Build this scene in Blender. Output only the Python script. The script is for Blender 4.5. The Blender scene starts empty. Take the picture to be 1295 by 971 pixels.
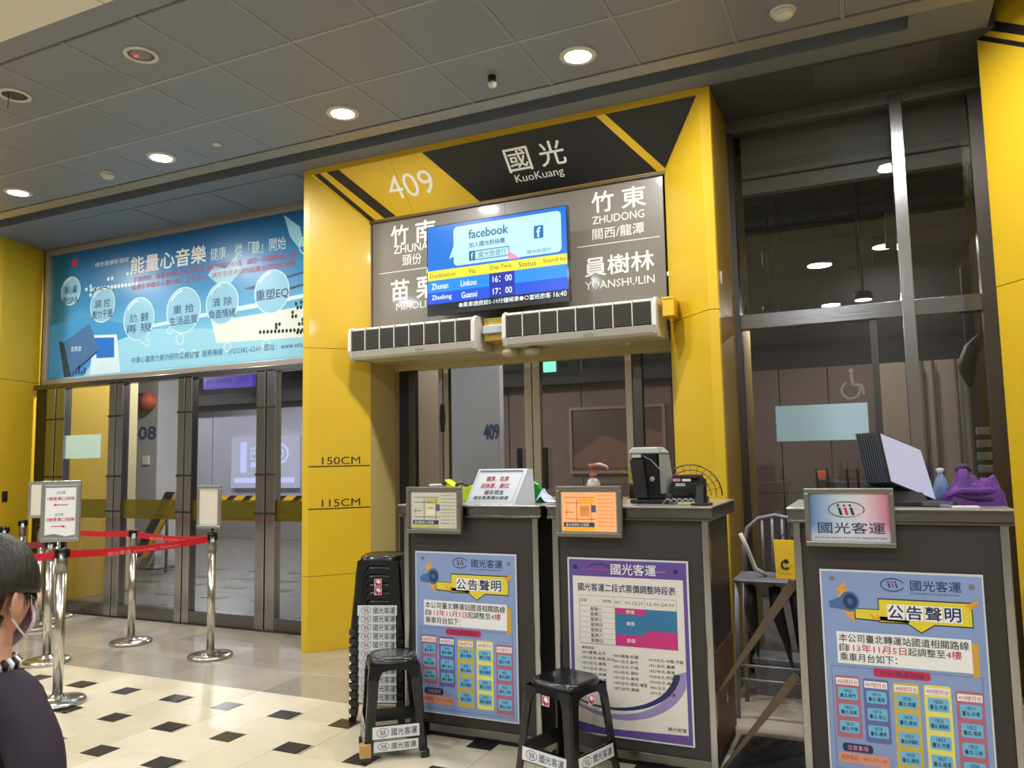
import bpy, bmesh, math, random
from mathutils import Vector as Vec, Matrix
R = math.radians
PI = math.pi
random.seed(7)
S = bpy.context.scene
COL = S.collection

# ------------------------------------------------------------------ camera
W_PX, H_PX, F_PX = 1295, 971, 989.94
YAW, PITCH, ROLL = -0.428659, 0.0948963, -0.0191141
fw = Vec((math.sin(YAW) * math.cos(PITCH), math.cos(YAW) * math.cos(PITCH), math.sin(PITCH)))
rt = fw.cross(Vec((0, 0, 1))).normalized()
up = rt.cross(fw)
rt2 = rt * math.cos(ROLL) + up * math.sin(ROLL)
up2 = -rt * math.sin(ROLL) + up * math.cos(ROLL)
cd = bpy.data.cameras.new('camera')
cam = bpy.data.objects.new('camera', cd)
COL.objects.link(cam)
m = Matrix((rt2, up2, -fw)).transposed().to_4x4()
m.translation = Vec((0, 0, 1.535))
cam.matrix_world = m
cd.sensor_fit = 'HORIZONTAL'
cd.sensor_width = 36
cd.lens = F_PX / W_PX * 36
cd.clip_start = 0.05
cd.clip_end = 200
S.camera = cam

# ------------------------------------------------------------------ world, exposure
wd = bpy.data.worlds.new('world')
S.world = wd
wd.use_nodes = True
wd.node_tree.nodes['Background'].inputs[0].default_value = (0.9, 0.93, 1.0, 1)
wd.node_tree.nodes['Background'].inputs[1].default_value = 0.03
S.view_settings.view_transform = 'Standard'
S.view_settings.look = 'None'
S.view_settings.gamma = 1
S.view_settings.exposure = 0.3
S.cycles.max_bounces = 10
S.cycles.transparent_max_bounces = 24
S.cycles.caustics_reflective = False
S.cycles.caustics_refractive = False
S.cycles.sample_clamp_indirect = 4.0


def lamp(kind, loc, power, size=0.2, color=(1, 1, 1), rot=(0, 0, 0), size_y=None, spread=None):
    l = bpy.data.lights.new('lamp_light', kind)
    l.energy = power
    l.color = color
    if kind == 'AREA':
        l.shape = 'DISK' if size_y is None else 'RECTANGLE'
        l.size = size
        if size_y:
            l.size_y = size_y
        if spread:
            l.spread = spread
    o = bpy.data.objects.new('lamp_light', l)
    o.location = loc
    o.rotation_euler = rot
    COL.objects.link(o)
    o['kind'] = 'helper'
    return o


CEIL = 4.03
DL_X = [-6.92, -5.12, -3.32, -1.53]
for x in DL_X + [0.27, 2.07, -8.72]:                       # the row of downlights in front of the gates
    lamp('AREA', (x, 4.43, CEIL - 0.035), 32, 0.17, (1.0, 0.97, 0.94))
for x in (-9.5, -6.5, -3.5, -0.5, 2.5):                    # ceiling lamps of the hall on the camera's side
    for y in (0.9, -2.2):
        lamp('AREA', (x, y, CEIL - 0.03), 46, 0.30, (0.86, 0.93, 1.0))

# ------------------------------------------------------------------ materials
MATS = {}


def lin(c):
    return tuple(((v / 255) / 12.92 if v / 255 <= 0.04045 else ((v / 255 + 0.055) / 1.055) ** 2.4) for v in c)


def mat(name, c, rough=0.5, metal=0.0, emit=0.0, var=0.0, scale=6.0, bump=0.0, bscale=40.0, stretch=(1, 1, 1), coat=0.0, spec=None):
    """procedural material: principled, noise in the colour (var) and fine relief (bump); c is sRGB 0-255"""
    if name in MATS:
        return MATS[name]
    m = bpy.data.materials.new(name)
    m.use_nodes = True
    nt = m.node_tree
    b = nt.nodes['Principled BSDF']
    L = lin(c)
    b.inputs['Base Color'].default_value = (*L, 1)
    b.inputs['Roughness'].default_value = rough
    b.inputs['Metallic'].default_value = metal
    if spec is not None:
        b.inputs['Specular IOR Level'].default_value = spec
    if coat:
        b.inputs['Coat Weight'].default_value = coat
        b.inputs['Coat Roughness'].default_value = 0.08
    if emit:
        b.inputs['Base Color'].default_value = (*[v * 0.08 for v in L], 1)
        b.inputs['Emission Color'].default_value = (*L, 1)
        b.inputs['Emission Strength'].default_value = emit
    if var or bump:
        tc = nt.nodes.new('ShaderNodeTexCoord')
        mp = nt.nodes.new('ShaderNodeMapping')
        mp.inputs['Scale'].default_value = stretch
        nt.links.new(tc.outputs['Object'], mp.inputs[0])
    if var:
        n = nt.nodes.new('ShaderNodeTexNoise')
        n.inputs['Scale'].default_value = scale
        n.inputs['Detail'].default_value = 5
        nt.links.new(mp.outputs[0], n.inputs['Vector'])
        r = nt.nodes.new('ShaderNodeValToRGB')
        r.color_ramp.elements[0].position = 0.3
        r.color_ramp.elements[1].position = 0.7
        r.color_ramp.elements[0].color = (*[v * (1 - var) for v in L], 1)
        r.color_ramp.elements[1].color = (*[min(1, v * (1 + var)) for v in L], 1)
        nt.links.new(n.outputs['Fac'], r.inputs[0])
        nt.links.new(r.outputs[0], b.inputs['Base Color'])
    if bump:
        n2 = nt.nodes.new('ShaderNodeTexNoise')
        n2.inputs['Scale'].default_value = bscale
        n2.inputs['Detail'].default_value = 3
        nt.links.new(mp.outputs[0], n2.inputs['Vector'])
        bp = nt.nodes.new('ShaderNodeBump')
        bp.inputs['Strength'].default_value = bump
        bp.inputs['Distance'].default_value = 0.01
        nt.links.new(n2.outputs['Fac'], bp.inputs['Height'])
        nt.links.new(bp.outputs[0], b.inputs['Normal'])
    MATS[name] = m
    return m


def glass(name, tint=(0.93, 0.96, 0.95), refl=0.10, rough=0.0, opacity=0.0, film=(200, 220, 220)):
    if name in MATS:
        return MATS[name]
    m = bpy.data.materials.new(name)
    m.use_nodes = True
    nt = m.node_tree
    for n in list(nt.nodes):
        nt.nodes.remove(n)
    out = nt.nodes.new('ShaderNodeOutputMaterial')
    tr = nt.nodes.new('ShaderNodeBsdfTransparent')
    tr.inputs[0].default_value = (*tint, 1)
    gl = nt.nodes.new('ShaderNodeBsdfGlossy')
    gl.inputs['Roughness'].default_value = rough
    lw = nt.nodes.new('ShaderNodeLayerWeight')
    pw = nt.nodes.new('ShaderNodeMath')
    pw.operation = 'POWER'
    pw.inputs[1].default_value = 5.0
    nt.links.new(lw.outputs['Facing'], pw.inputs[0])
    mu = nt.nodes.new('ShaderNodeMath')
    mu.operation = 'MULTIPLY_ADD'
    mu.use_clamp = True
    mu.inputs[1].default_value = 1.0 - refl
    mu.inputs[2].default_value = refl
    nt.links.new(pw.outputs[0], mu.inputs[0])
    mx = nt.nodes.new('ShaderNodeMixShader')
    nt.links.new(mu.outputs[0], mx.inputs[0])
    src = tr
    if opacity:
        df = nt.nodes.new('ShaderNodeBsdfDiffuse')
        df.inputs[0].default_value = (*lin(film), 1)
        tl = nt.nodes.new('ShaderNodeBsdfTranslucent')
        tl.inputs[0].default_value = (*lin(film), 1)
        m0 = nt.nodes.new('ShaderNodeMixShader')
        m0.inputs[0].default_value = 0.2
        nt.links.new(df.outputs[0], m0.inputs[1])
        nt.links.new(tl.outputs[0], m0.inputs[2])
        m2 = nt.nodes.new('ShaderNodeMixShader')
        m2.inputs[0].default_value = opacity
        nt.links.new(tr.outputs[0], m2.inputs[1])
        nt.links.new(m0.outputs[0], m2.inputs[2])
        src = m2
    nt.links.new(src.outputs[0], mx.inputs[1])
    nt.links.new(gl.outputs[0], mx.inputs[2])
    nt.links.new(mx.outputs[0], out.inputs[0])
    MATS[name] = m
    return m


def gradient(name, stops, axis=1, rough=0.35, noise=0.0, second=None):
    """printed colour gradient across the thing (generated coordinates)"""
    if name in MATS:
        return MATS[name]
    m = bpy.data.materials.new(name)
    m.use_nodes = True
    nt = m.node_tree
    b = nt.nodes['Principled BSDF']
    b.inputs['Roughness'].default_value = rough
    tc = nt.nodes.new('ShaderNodeTexCoord')
    sp = nt.nodes.new('ShaderNodeSeparateXYZ')
    nt.links.new(tc.outputs['Generated'], sp.inputs[0])
    src = sp.outputs[axis]
    if noise:
        n = nt.nodes.new('ShaderNodeTexNoise')
        n.inputs['Scale'].default_value = 2.2
        nt.links.new(tc.outputs['Generated'], n.inputs['Vector'])
        a = nt.nodes.new('ShaderNodeMath')
        a.operation = 'MULTIPLY_ADD'
        a.inputs[1].default_value = noise
        nt.links.new(n.outputs['Fac'], a.inputs[0])
        nt.links.new(src, a.inputs[2])
        src = a.outputs[0]
    r = nt.nodes.new('ShaderNodeValToRGB')
    els = r.color_ramp.elements
    for i, (p, c) in enumerate(stops):
        e = els[i] if i < 2 else els.new(p)
        e.position = p
        e.color = (*lin(c), 1)
    nt.links.new(src, r.inputs[0])
    outc = r.outputs[0]
    if second:
        ax2, p0, p1, c2 = second
        mr = nt.nodes.new('ShaderNodeMapRange')
        mr.inputs[1].default_value = p0
        mr.inputs[2].default_value = p1
        nt.links.new(sp.outputs[ax2], mr.inputs[0])
        mx = nt.nodes.new('ShaderNodeMix')
        mx.data_type = 'RGBA'
        nt.links.new(mr.outputs[0], mx.inputs[0])
        nt.links.new(outc, mx.inputs[6])
        mx.inputs[7].default_value = (*lin(c2), 1)
        outc = mx.outputs[2]
    nt.links.new(outc, b.inputs['Base Color'])
    MATS[name] = m
    return m


STEEL = mat('brushed_steel', (170, 170, 174), 0.2, 1.0, var=0.08, scale=3, bump=0.05, bscale=120, stretch=(1, 1, 0.06))
STEELX = mat('brushed_steel_long', (128, 126, 126), 0.24, 1.0, var=0.08, scale=3, bump=0.05, bscale=120, stretch=(0.06, 1, 1))
CHROME = mat('polished_steel', (205, 202, 196), 0.2, 1.0)
DSTEEL = mat('dark_steel', (92, 90, 88), 0.35, 1.0)
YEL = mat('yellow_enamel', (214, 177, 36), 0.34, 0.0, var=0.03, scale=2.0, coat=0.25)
YEL_SHADE = mat('yellow_enamel_shaded', (136, 112, 46), 0.4, 0.0, var=0.05, scale=2.0)  # yellow darkened to paint in shade on the side facing away from light
BEIGE = mat('beige_enamel', (206, 184, 118), 0.42, 0.0, var=0.04, scale=2.0)
BLK = mat('black_print', (20, 20, 23), 0.5)
DARK = mat('dark_joint', (28, 27, 30), 0.7)
BLACKP = mat('black_plastic', (14, 15, 18), 0.25, coat=0.3)
BLACKM = mat('black_matte', (20, 20, 22), 0.6)
WHITE = mat('white_print', (232, 232, 226), 0.5)
WHITEP = mat('white_plastic', (205, 203, 196), 0.42)
GREYP = mat('grey_sign_panel', (122, 117, 106), 0.38, 0.0, var=0.03, scale=1.5, coat=0.2)
SOFFIT = mat('soffit_grey', (112, 118, 130), 0.55, var=0.04, scale=1.2)
CPANEL = mat('ceiling_panel_grey', (134, 137, 146), 0.5, 0.15, var=0.03, scale=1.0)
CJOINT = mat('ceiling_joint', (160, 160, 166), 0.5)
CWHITE = mat('ceiling_white', (226, 218, 206), 0.6, var=0.02, scale=1.0)
BROWN = mat('counter_brown_laminate', (50, 45, 44), 0.48, var=0.06, scale=3.0)
RED = mat('red_webbing', (196, 16, 34), 0.6, bump=0.1, bscale=300)
REDPRINT = mat('red_print', (190, 30, 40), 0.5)


# ------------------------------------------------------------------ mesh helpers
class MB:
    def __init__(s):
        s.v, s.f, s.m, s.sm, s.mats = [], [], [], [], []

    def mi(s, m):
        if m not in s.mats:
            s.mats.append(m)
        return s.mats.index(m)

    def add(s, vs, fs, m, smooth=False):
        k = len(s.v)
        s.v += [tuple(v) for v in vs]
        i = s.mi(m)
        for f in fs:
            s.f.append(tuple(a + k for a in f))
            s.m.append(i)
            s.sm.append(smooth)
        return s

    def box(s, x0, x1, y0, y1, z0, z1, m):
        vs = [(x, y, z) for z in (z0, z1) for y in (y0, y1) for x in (x0, x1)]
        return s.add(vs, [(0, 2, 3, 1), (4, 5, 7, 6), (0, 1, 5, 4), (2, 6, 7, 3), (0, 4, 6, 2), (1, 3, 7, 5)], m)

    def tbox(s, c, hx, hy, hz, m, rot=(0, 0, 0)):
        mm = Matrix.Rotation(rot[2], 3, 'Z') @ Matrix.Rotation(rot[1], 3, 'Y') @ Matrix.Rotation(rot[0], 3, 'X')
        c = Vec(c)
        vs = [c + mm @ Vec((x, y, z)) for z in (-hz, hz) for y in (-hy, hy) for x in (-hx, hx)]
        return s.add(vs, [(0, 2, 3, 1), (4, 5, 7, 6), (0, 1, 5, 4), (2, 6, 7, 3), (0, 4, 6, 2), (1, 3, 7, 5)], m)

    def hexa(s, a, b, m):
        """a, b: two quads (lists of four points) joined"""
        return s.add(list(a) + list(b), [(3, 2, 1, 0), (4, 5, 6, 7), (0, 1, 5, 4), (1, 2, 6, 5), (2, 3, 7, 6), (3, 0, 4, 7)], m)

    def prism(s, poly, vec, m, smooth=False):
        n = len(poly)
        vec = Vec(vec)
        vs = [Vec(p) for p in poly] + [Vec(p) + vec for p in poly]
        fs = [tuple(range(n))[::-1], tuple(range(n, 2 * n))]
        s.add(vs, fs, m)
        k = len(s.v) - 2 * n
        i = s.mi(m)
        for j in range(n):
            s.f.append((k + j, k + (j + 1) % n, k + n + (j + 1) % n, k + n + j))
            s.m.append(i)
            s.sm.append(smooth)
        return s

    def tube(s, pts, r, m, n=12, caps=True, smooth=True, flat=1.0):
        pts = [Vec(p) for p in pts]
        rs = r if isinstance(r, (list, tuple)) else [r] * len(pts)
        vs, fs = [], []
        prev = None
        for i, p in enumerate(pts):
            a = pts[max(0, i - 1)]
            b = pts[min(len(pts) - 1, i + 1)]
            d = (b - a).normalized()
            ref = prev if prev else (Vec((0, 0, 1)) if abs(d.z) < 0.9 else Vec((1, 0, 0)))
            x = (ref - d * ref.dot(d)).normalized()
            prev = x
            y = d.cross(x)
            for j in range(n):
                t = 2 * PI * j / n
                vs.append(p + x * math.cos(t) * rs[i] + y * math.sin(t) * rs[i] * flat)
        for i in range(len(pts) - 1):
            for j in range(n):
                fs.append((i * n + j, i * n + (j + 1) % n, (i + 1) * n + (j + 1) % n, (i + 1) * n + j))
        s.add(vs, fs, m, smooth)
        if caps:
            k = len(s.v) - len(vs)
            i = s.mi(m)
            for f in (tuple(range(n))[::-1], tuple(range((len(pts) - 1) * n, len(pts) * n))):
                s.f.append(tuple(a + k for a in f))
                s.m.append(i)
                s.sm.append(False)
        return s

    def lathe(s, prof, m, c=(0, 0, 0), n=28, sx=1, sy=1, smooth=True):
        vs, fs = [], []
        for (r, z) in prof:
            for j in range(n):
                t = 2 * PI * j / n
                vs.append((c[0] + r * math.cos(t) * sx, c[1] + r * math.sin(t) * sy, c[2] + z))
        for i in range(len(prof) - 1):
            for j in range(n):
                fs.append((i * n + j, i * n + (j + 1) % n, (i + 1) * n + (j + 1) % n, (i + 1) * n + j))
        s.add(vs, fs, m, smooth)
        k = len(s.v) - len(vs)
        i = s.mi(m)
        for f, (r, z) in ((tuple(range(n))[::-1], prof[0]), (tuple(range((len(prof) - 1) * n, len(prof) * n)), prof[-1])):
            if r > 1e-5:
                s.f.append(tuple(a + k for a in f))
                s.m.append(i)
                s.sm.append(False)
        return s

    def build(s, name, parent=None, origin=None, bevel=0.0, seg=2, kind=None, label=None, subsurf=0):
        me = bpy.data.meshes.new(name)
        o0 = Vec(origin) if origin is not None else Vec((0, 0, 0))
        me.from_pydata([tuple(Vec(v) - o0) for v in s.v], [], s.f)
        for m in s.mats:
            me.materials.append(m)
        me.polygons.foreach_set('material_index', s.m)
        me.polygons.foreach_set('use_smooth', s.sm)
        me.update()
        o = bpy.data.objects.new(name, me)
        COL.objects.link(o)
        if parent is not None:
            o.parent = parent
        elif origin is not None:
            o.location = o0
        if bevel:
            b = o.modifiers.new('b', 'BEVEL')
            b.width = bevel
            b.segments = seg
            b.limit_method = 'ANGLE'
            b.angle_limit = R(40)
        if subsurf:
            b = o.modifiers.new('s', 'SUBSURF')
            b.levels = b.render_levels = subsurf
        if kind:
            o['kind'] = kind
        if label:
            o['label'] = label
        return o


def thing(name, label, cat, loc=(0, 0, 0), rz=0, group=None, kind=None):
    o = bpy.data.objects.new(name, None)
    o.empty_display_size = 0.1
    COL.objects.link(o)
    o.location = loc
    o.rotation_euler = (0, 0, rz)
    if label:
        o['label'] = label
    if cat:
        o['category'] = cat
    if group:
        o['group'] = group
    if kind:
        o['kind'] = kind
    return o


def dup(o, parent=None):
    c = o.copy()
    COL.objects.link(c)
    if parent is not None:
        c.parent = parent
    for ch in list(o.children):
        dup(ch, c)
    return c


# ------------------------------------------------------------------ flat print (lettering, posters, screens)
TXT = {}


def glyphs(s, bold):
    key = (s, 0)
    if key in TXT:
        return TXT[key]
    c = bpy.data.curves.new('t', 'FONT')
    c.body = s
    c.resolution_u = 1 if len(s) > 8 else 3
    c.fill_mode = 'FRONT'
    o = bpy.data.objects.new('t', c)
    me = bpy.data.meshes.new_from_object(o)
    vs = [(v.co.x, v.co.y) for v in me.vertices]
    fs = [tuple(p.vertices) for p in me.polygons]
    bpy.data.objects.remove(o)
    bpy.data.curves.remove(c)
    bpy.data.meshes.remove(me)
    if vs:
        x0 = min(v[0] for v in vs); x1 = max(v[0] for v in vs)
        y0 = min(v[1] for v in vs); y1 = max(v[1] for v in vs)
        vs = [((x - x0) / max(1e-6, x1 - x0), 1 - (y - y0) / max(1e-6, y1 - y0)) for x, y in vs]
    TXT[key] = (vs, fs)
    return TXT[key]


BOLD_OFFS = ((0, 0), (1, 0), (-1, 0), (0, 1), (0, -1))


class Art:
    """flat printed shapes on a plane: x right, y down, in units of (w, h) from the top-left corner"""

    def __init__(s, O, U, V, w, h, gap=0.0012):
        s.O, s.U, s.V, s.w, s.h = Vec(O), Vec(U).normalized(), Vec(V).normalized(), w, h
        s.N = s.V.cross(s.U)      # towards the viewer
        s.mb, s.L, s.gap = MB(), 0, gap

    def P(s, x, y, L):
        return s.O + s.U * (x * s.w) + s.V * (y * s.h) + s.N * (s.gap + L * 0.0004)

    def poly(s, pts, m, L=1):
        s.mb.add([s.P(x, y, L) for x, y in pts], [tuple(range(len(pts)))[::-1]], m)

    def rect(s, x0, y0, x1, y1, m, L=1, r=0.0):
        if not r:
            return s.poly([(x0, y0), (x1, y0), (x1, y1), (x0, y1)], m, L)
        ry = r * s.w / s.h
        pts = []
        for cx, cy, a0 in ((x1 - r, y0 + ry, -90), (x1 - r, y1 - ry, 0), (x0 + r, y1 - ry, 90), (x0 + r, y0 + ry, 180)):
            for k in range(5):
                a = R(a0 + k * 22.5)
                pts.append((cx + r * math.cos(a), cy + ry * math.sin(a)))
        s.poly(pts, m, L)

    def frame(s, x0, y0, x1, y1, t, m, L=1):
        ty = t * s.w / s.h
        s.rect(x0, y0, x1, y0 + ty, m, L)
        s.rect(x0, y1 - ty, x1, y1, m, L)
        s.rect(x0, y0 + ty, x0 + t, y1 - ty, m, L)
        s.rect(x1 - t, y0 + ty, x1, y1 - ty, m, L)

    def ell(s, cx, cy, rx, ry, m, L=1, n=28):
        s.poly([(cx + rx * math.cos(2 * PI * k / n), cy + ry * math.sin(2 * PI * k / n)) for k in range(n)], m, L)

    def ring(s, cx, cy, rx, ry, t, m, L=1, n=32, a0=0, a1=360):
        vs, fs = [], []
        for k in range(n + 1):
            a = R(a0 + (a1 - a0) * k / n)
            vs.append(s.P(cx + rx * math.cos(a), cy + ry * math.sin(a), L))
            vs.append(s.P(cx + (rx - t) * math.cos(a), cy + (ry - t * s.w / s.h) * math.sin(a), L))
        for k in range(n):
            fs.append((2 * k, 2 * k + 1, 2 * k + 3, 2 * k + 2))
        s.mb.add(vs, fs, m)

    def line(s, pts, t, m, L=1):
        for (xa, ya), (xb, yb) in zip(pts[:-1], pts[1:]):
            dx, dy = (xb - xa) * s.w, (yb - ya) * s.h
            l = math.hypot(dx, dy) or 1
            nx, ny = -dy / l * t * 0.5, dx / l * t * 0.5
            s.poly([(xa + nx, ya + ny * s.w / s.h), (xb + nx, yb + ny * s.w / s.h), (xb - nx, yb - ny * s.w / s.h), (xa - nx, ya - ny * s.w / s.h)], m, L)

    def text(s, t, x0, y0, x1, y1, m, L=2, bold=0.0, skew=0.0):
        vs, fs = glyphs(t, 0)
        d = bold * 1.6 * abs(y1 - y0) * s.h
        for ci, (ox, oy) in enumerate(BOLD_OFFS if bold else BOLD_OFFS[:1]):
            s.mb.add([s.P(x0 + a * (x1 - x0) + ox * d / s.w, y0 + b * (y1 - y0) + skew * a + oy * d / s.h, L + ci * .19) for a, b in vs], fs, m)

    def build(s, name, parent, origin=(0, 0, 0), label=None):
        return s.mb.build(name, parent, origin, label=label)


X_, Z_, Zd = (1, 0, 0), (0, 0, 1), (0, 0, -1)

# ================================================================== FLOOR
fl = MB()
fl.box(-14, 6, -7, 5.72, -0.12, -0.006, mat('floor_grout', (150, 140, 118), 0.7))
floor = fl.build('floor', kind='structure')
CREAM = [mat('cream_tile_%s' % n, c, 0.34, var=0.05, scale=5) for n, c in (('a', (212, 200, 172)), ('b', (206, 194, 166)), ('c', (216, 205, 180)))]
GREYT = [mat('grey_tile_%s' % n, c, 0.12, var=0.07, scale=3, coat=0.4) for n, c in (('a', (168, 160, 146)), ('b', (160, 152, 138)), ('c', (176, 168, 152)))]
BLKT = mat('black_tile', (42, 39, 38), 0.3, var=0.1, scale=8)
tile_mesh = {}


def tile(w, d, m, name):
    key = (round(w, 3), round(d, 3), m.name)
    if key not in tile_mesh:
        b = MB()
        g, c = 0.0012, 0.0012
        t = [(g, g, 0), (w - g, g, 0), (w - g, d - g, 0), (g, d - g, 0)]
        ti = [(g + c, g + c, 0.001), (w - g - c, g + c, 0.001), (w - g - c, d - g - c, 0.001), (g + c, d - g - c, 0.001)]
        lo = [(x, y, -0.01) for x, y, z in t]
        b.add(lo + t + ti, [(0, 1, 5, 4), (1, 2, 6, 5), (2, 3, 7, 6), (3, 0, 4, 7), (4, 5, 9, 8), (5, 6, 10, 9), (6, 7, 11, 10), (7, 4, 8, 11), (8, 9, 10, 11)], m)
        o = b.build(name)
        tile_mesh[key] = o.data
        bpy.data.objects.remove(o)
    return tile_mesh[key]


def put_tile(x, y, w, d, m, name, dz=0.0):
    o = bpy.data.objects.new(name, tile(w, d, m, name))
    COL.objects.link(o)
    o.parent = floor
    o.location = (x, y, dz)


PX, PY, SH, SQ, SQY = 0.457, 0.4245, -0.036, 0.15, 0.137
rest = MB()


def sq(i, j):      # lower-left corner of black square: row j counts towards the camera
    return -3.448 + i * PX + SH * j, 3.85 - PY * j


def visible(x, y):
    return -6.9 < x < -0.2 and y > 1.75 and x > -1.35 * y - 1.9


nb = nc = 0
for j in range(-1, 22):
    for i in range(-24, 20):
        x, y = sq(i, j)
        if not (-13.9 < x < 5.4):
            continue
        # cell between row j (upper) and row j+1 (lower), columns i and i+1
        xr = sq(i + 1, j)[0]
        x2, y2 = sq(i, j + 1)
        odd = (i + j) % 2 == 0     # wide cell: left joint at the left edge, right joint at the right edge
        # (the photograph: column 0, row 0 has its lower joint at the left edge)
        if odd:
            cx0, cx1 = x, xr + SQ
            cy1, cy0 = y, y2 + SQY
        else:
            cx0, cx1 = x + SQ, xr
            cy1, cy0 = y + SQY, y2
        if j == -1:
            cy1 = 4.245
            if cy0 >= cy1 - 0.02:
                continue
        if cx1 > cx0:
            k = (i * 7 + j * 3) % 3
            if visible(0.5 * (cx0 + cx1), 0.5 * (cy0 + cy1)) and nc < 290:
                put_tile(cx0, cy0, cx1 - cx0, cy1 - cy0, CREAM[k], 'cream_tile', 0.0)
                nc += 1
            else:
                rest.box(cx0 + .001, cx1 - .001, cy0 + .001, cy1 - .001, -0.01, 0.001, CREAM[k])
        if j >= 0:
            if visible(x, y) and nb < 290:
                put_tile(x, y, SQ, SQY, BLKT, 'black_tile', 0.0006)
                nb += 1
            else:
                rest.box(x, x + SQ, y, y + SQY, -0.01, 0.0016, BLKT)
rest.build('outer_tiles', floor, kind='stuff')
gy = [4.247, 4.72, 5.19, 5.70]
for r_ in range(3):
    x = -13.9
    k = 0
    while x < 5.5:
        put_tile(x, gy[r_], 0.914, gy[r_ + 1] - gy[r_], GREYT[(k * 5 + r_ * 2) % 3], 'grey_tile')
        x += 0.914
        k += 1

# ================================================================== CEILING
cb = MB()
cb.box(-14, 6, -7, 4.72, CEIL + 0.012, CEIL + 0.1, CJOINT)
ceiling = cb.build('ceiling', kind='structure')
pm = MB()
hw = 0.291
pm.add([(-hw, -hw, 0), (hw, -hw, 0), (hw, hw, 0), (-hw, hw, 0), (-hw + .004, -hw + .004, -0.008), (hw - .004, -hw + .004, -0.008), (hw - .004, hw - .004, -0.008), (-hw + .004, hw - .004, -0.008)],
       [(0, 1, 5, 4), (1, 2, 6, 5), (2, 3, 7, 6), (3, 0, 4, 7), (4, 5, 6, 7)], CPANEL)
po = pm.build('ceiling_panel')
pme = po.data
bpy.data.objects.remove(po)
for i in range(-12, 10):
    for j in range(3):
        o = bpy.data.objects.new('ceiling_panel', pme)
        COL.objects.link(o)
        o.parent = ceiling
        o.location = (-1.515 + 0.6 * i + 0.0, 4.42 - 0.6 * j, CEIL + 0.008)
for i in range(-13, 10):
    b = MB()
    xj = -1.515 + 0.3 + 0.6 * i
    b.box(xj - .010, xj + .010, 2.915, 4.72, CEIL - .003, CEIL + .012, CJOINT)
    b.box(xj - .0012, xj + .0012, 2.915, 4.72, CEIL - .0036, CEIL - .0028, DARK)
    b.build('tee_bar', ceiling)
for yj in (4.12, 3.52):
    b = MB(); b.box(-13.9, 5, yj - .010, yj + .010, CEIL - .0026, CEIL + .012, CJOINT); b.build('tee_bar', ceiling)
cs = MB()
cs.box(-14, 6, 2.755, 2.905, CEIL - 0.004, CEIL + 0.02, CPANEL)
cs.box(-14, 6, 2.905, 2.912, CEIL - 0.001, CEIL + 0.02, DARK)
cs.build('border_strip', ceiling)
wm = MB()
wm.add([(-.595, -.595, 0), (.595, -.595, 0), (.595, .595, 0), (-.595, .595, 0), (-.595, -.595, .03), (.595, -.595, .03), (.595, .595, .03), (-.595, .595, .03)],
       [(3, 2, 1, 0), (0, 1, 5, 4), (1, 2, 6, 5), (2, 3, 7, 6), (3, 0, 4, 7)], CWHITE)
wo = wm.build('white_ceiling_panel')
wme = wo.data
bpy.data.objects.remove(wo)
for i in range(-8, 7):
    for j in range(8):
        o = bpy.data.objects.new('white_ceiling_panel', wme)
        COL.objects.link(o)
        o.parent = ceiling
        o.location = (-0.63 + 1.2 * i + 0.0, 2.15 - 1.2 * j, CEIL - 0.012)

t1 = MB()
t1.prism([(-14, 4.722, CEIL - 0.006), (-14, 4.80, CEIL - 0.03), (-14, 4.83, CEIL - 0.02), (-14, 4.83, CEIL + 0.05), (-14, 4.722, CEIL + 0.05)], (14.76, 0, 0), mat('trim_grey', (150, 148, 144), 0.4, 0.4))
t1.build('trim_1', kind='structure')
t2 = MB()
t2.box(-14, .76, 4.83, 5.03, CEIL + 0.16, CEIL + 0.2, DARK)
t2.box(-14, .76, 4.82, 4.83, CEIL - 0.02, CEIL + 0.16, DARK)
t2.box(0.33, .76, 4.83, 5.03, CEIL + 0.0, CEIL + 0.16, SOFFIT)
t2.build('trim_2', kind='structure')
t3 = MB()   # strip above the gates and soffits of the bays on both sides
t3.box(-14, .76, 5.03, 5.21, CEIL, CEIL + 0.2, SOFFIT)
t3.box(.6, 6, 4.72, 6.2, CEIL + .37, CEIL + .42, DARK)  # unseen dark cap added above the right pillar to stop light leaking in
sofL = MB()
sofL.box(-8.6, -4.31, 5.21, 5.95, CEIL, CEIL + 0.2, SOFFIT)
sofL.box(-0.87, .80, 5.21, 5.95, CEIL, CEIL + 0.2, mat('soffit_grey_shaded', (70, 71, 78), .55, var=.04, scale=1.2))  # right bay soffit: same grey, darkened to paint in its dimmer light
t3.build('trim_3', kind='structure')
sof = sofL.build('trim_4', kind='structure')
for x0 in (-7.4, -6.4, -5.4):
    b = MB()
    b.box(x0, x0 + 0.975, 5.215, 5.84, CEIL - 0.006, CEIL, SOFFIT)
    b.build('soffit_panel', sof)
b = MB()
b.box(-0.22, 0.52, 5.24, 5.62, CEIL - 0.008, CEIL, mat('access_panel', (80, 81, 88), 0.5))
b.build('access_panel', sof, bevel=0.002)

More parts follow.
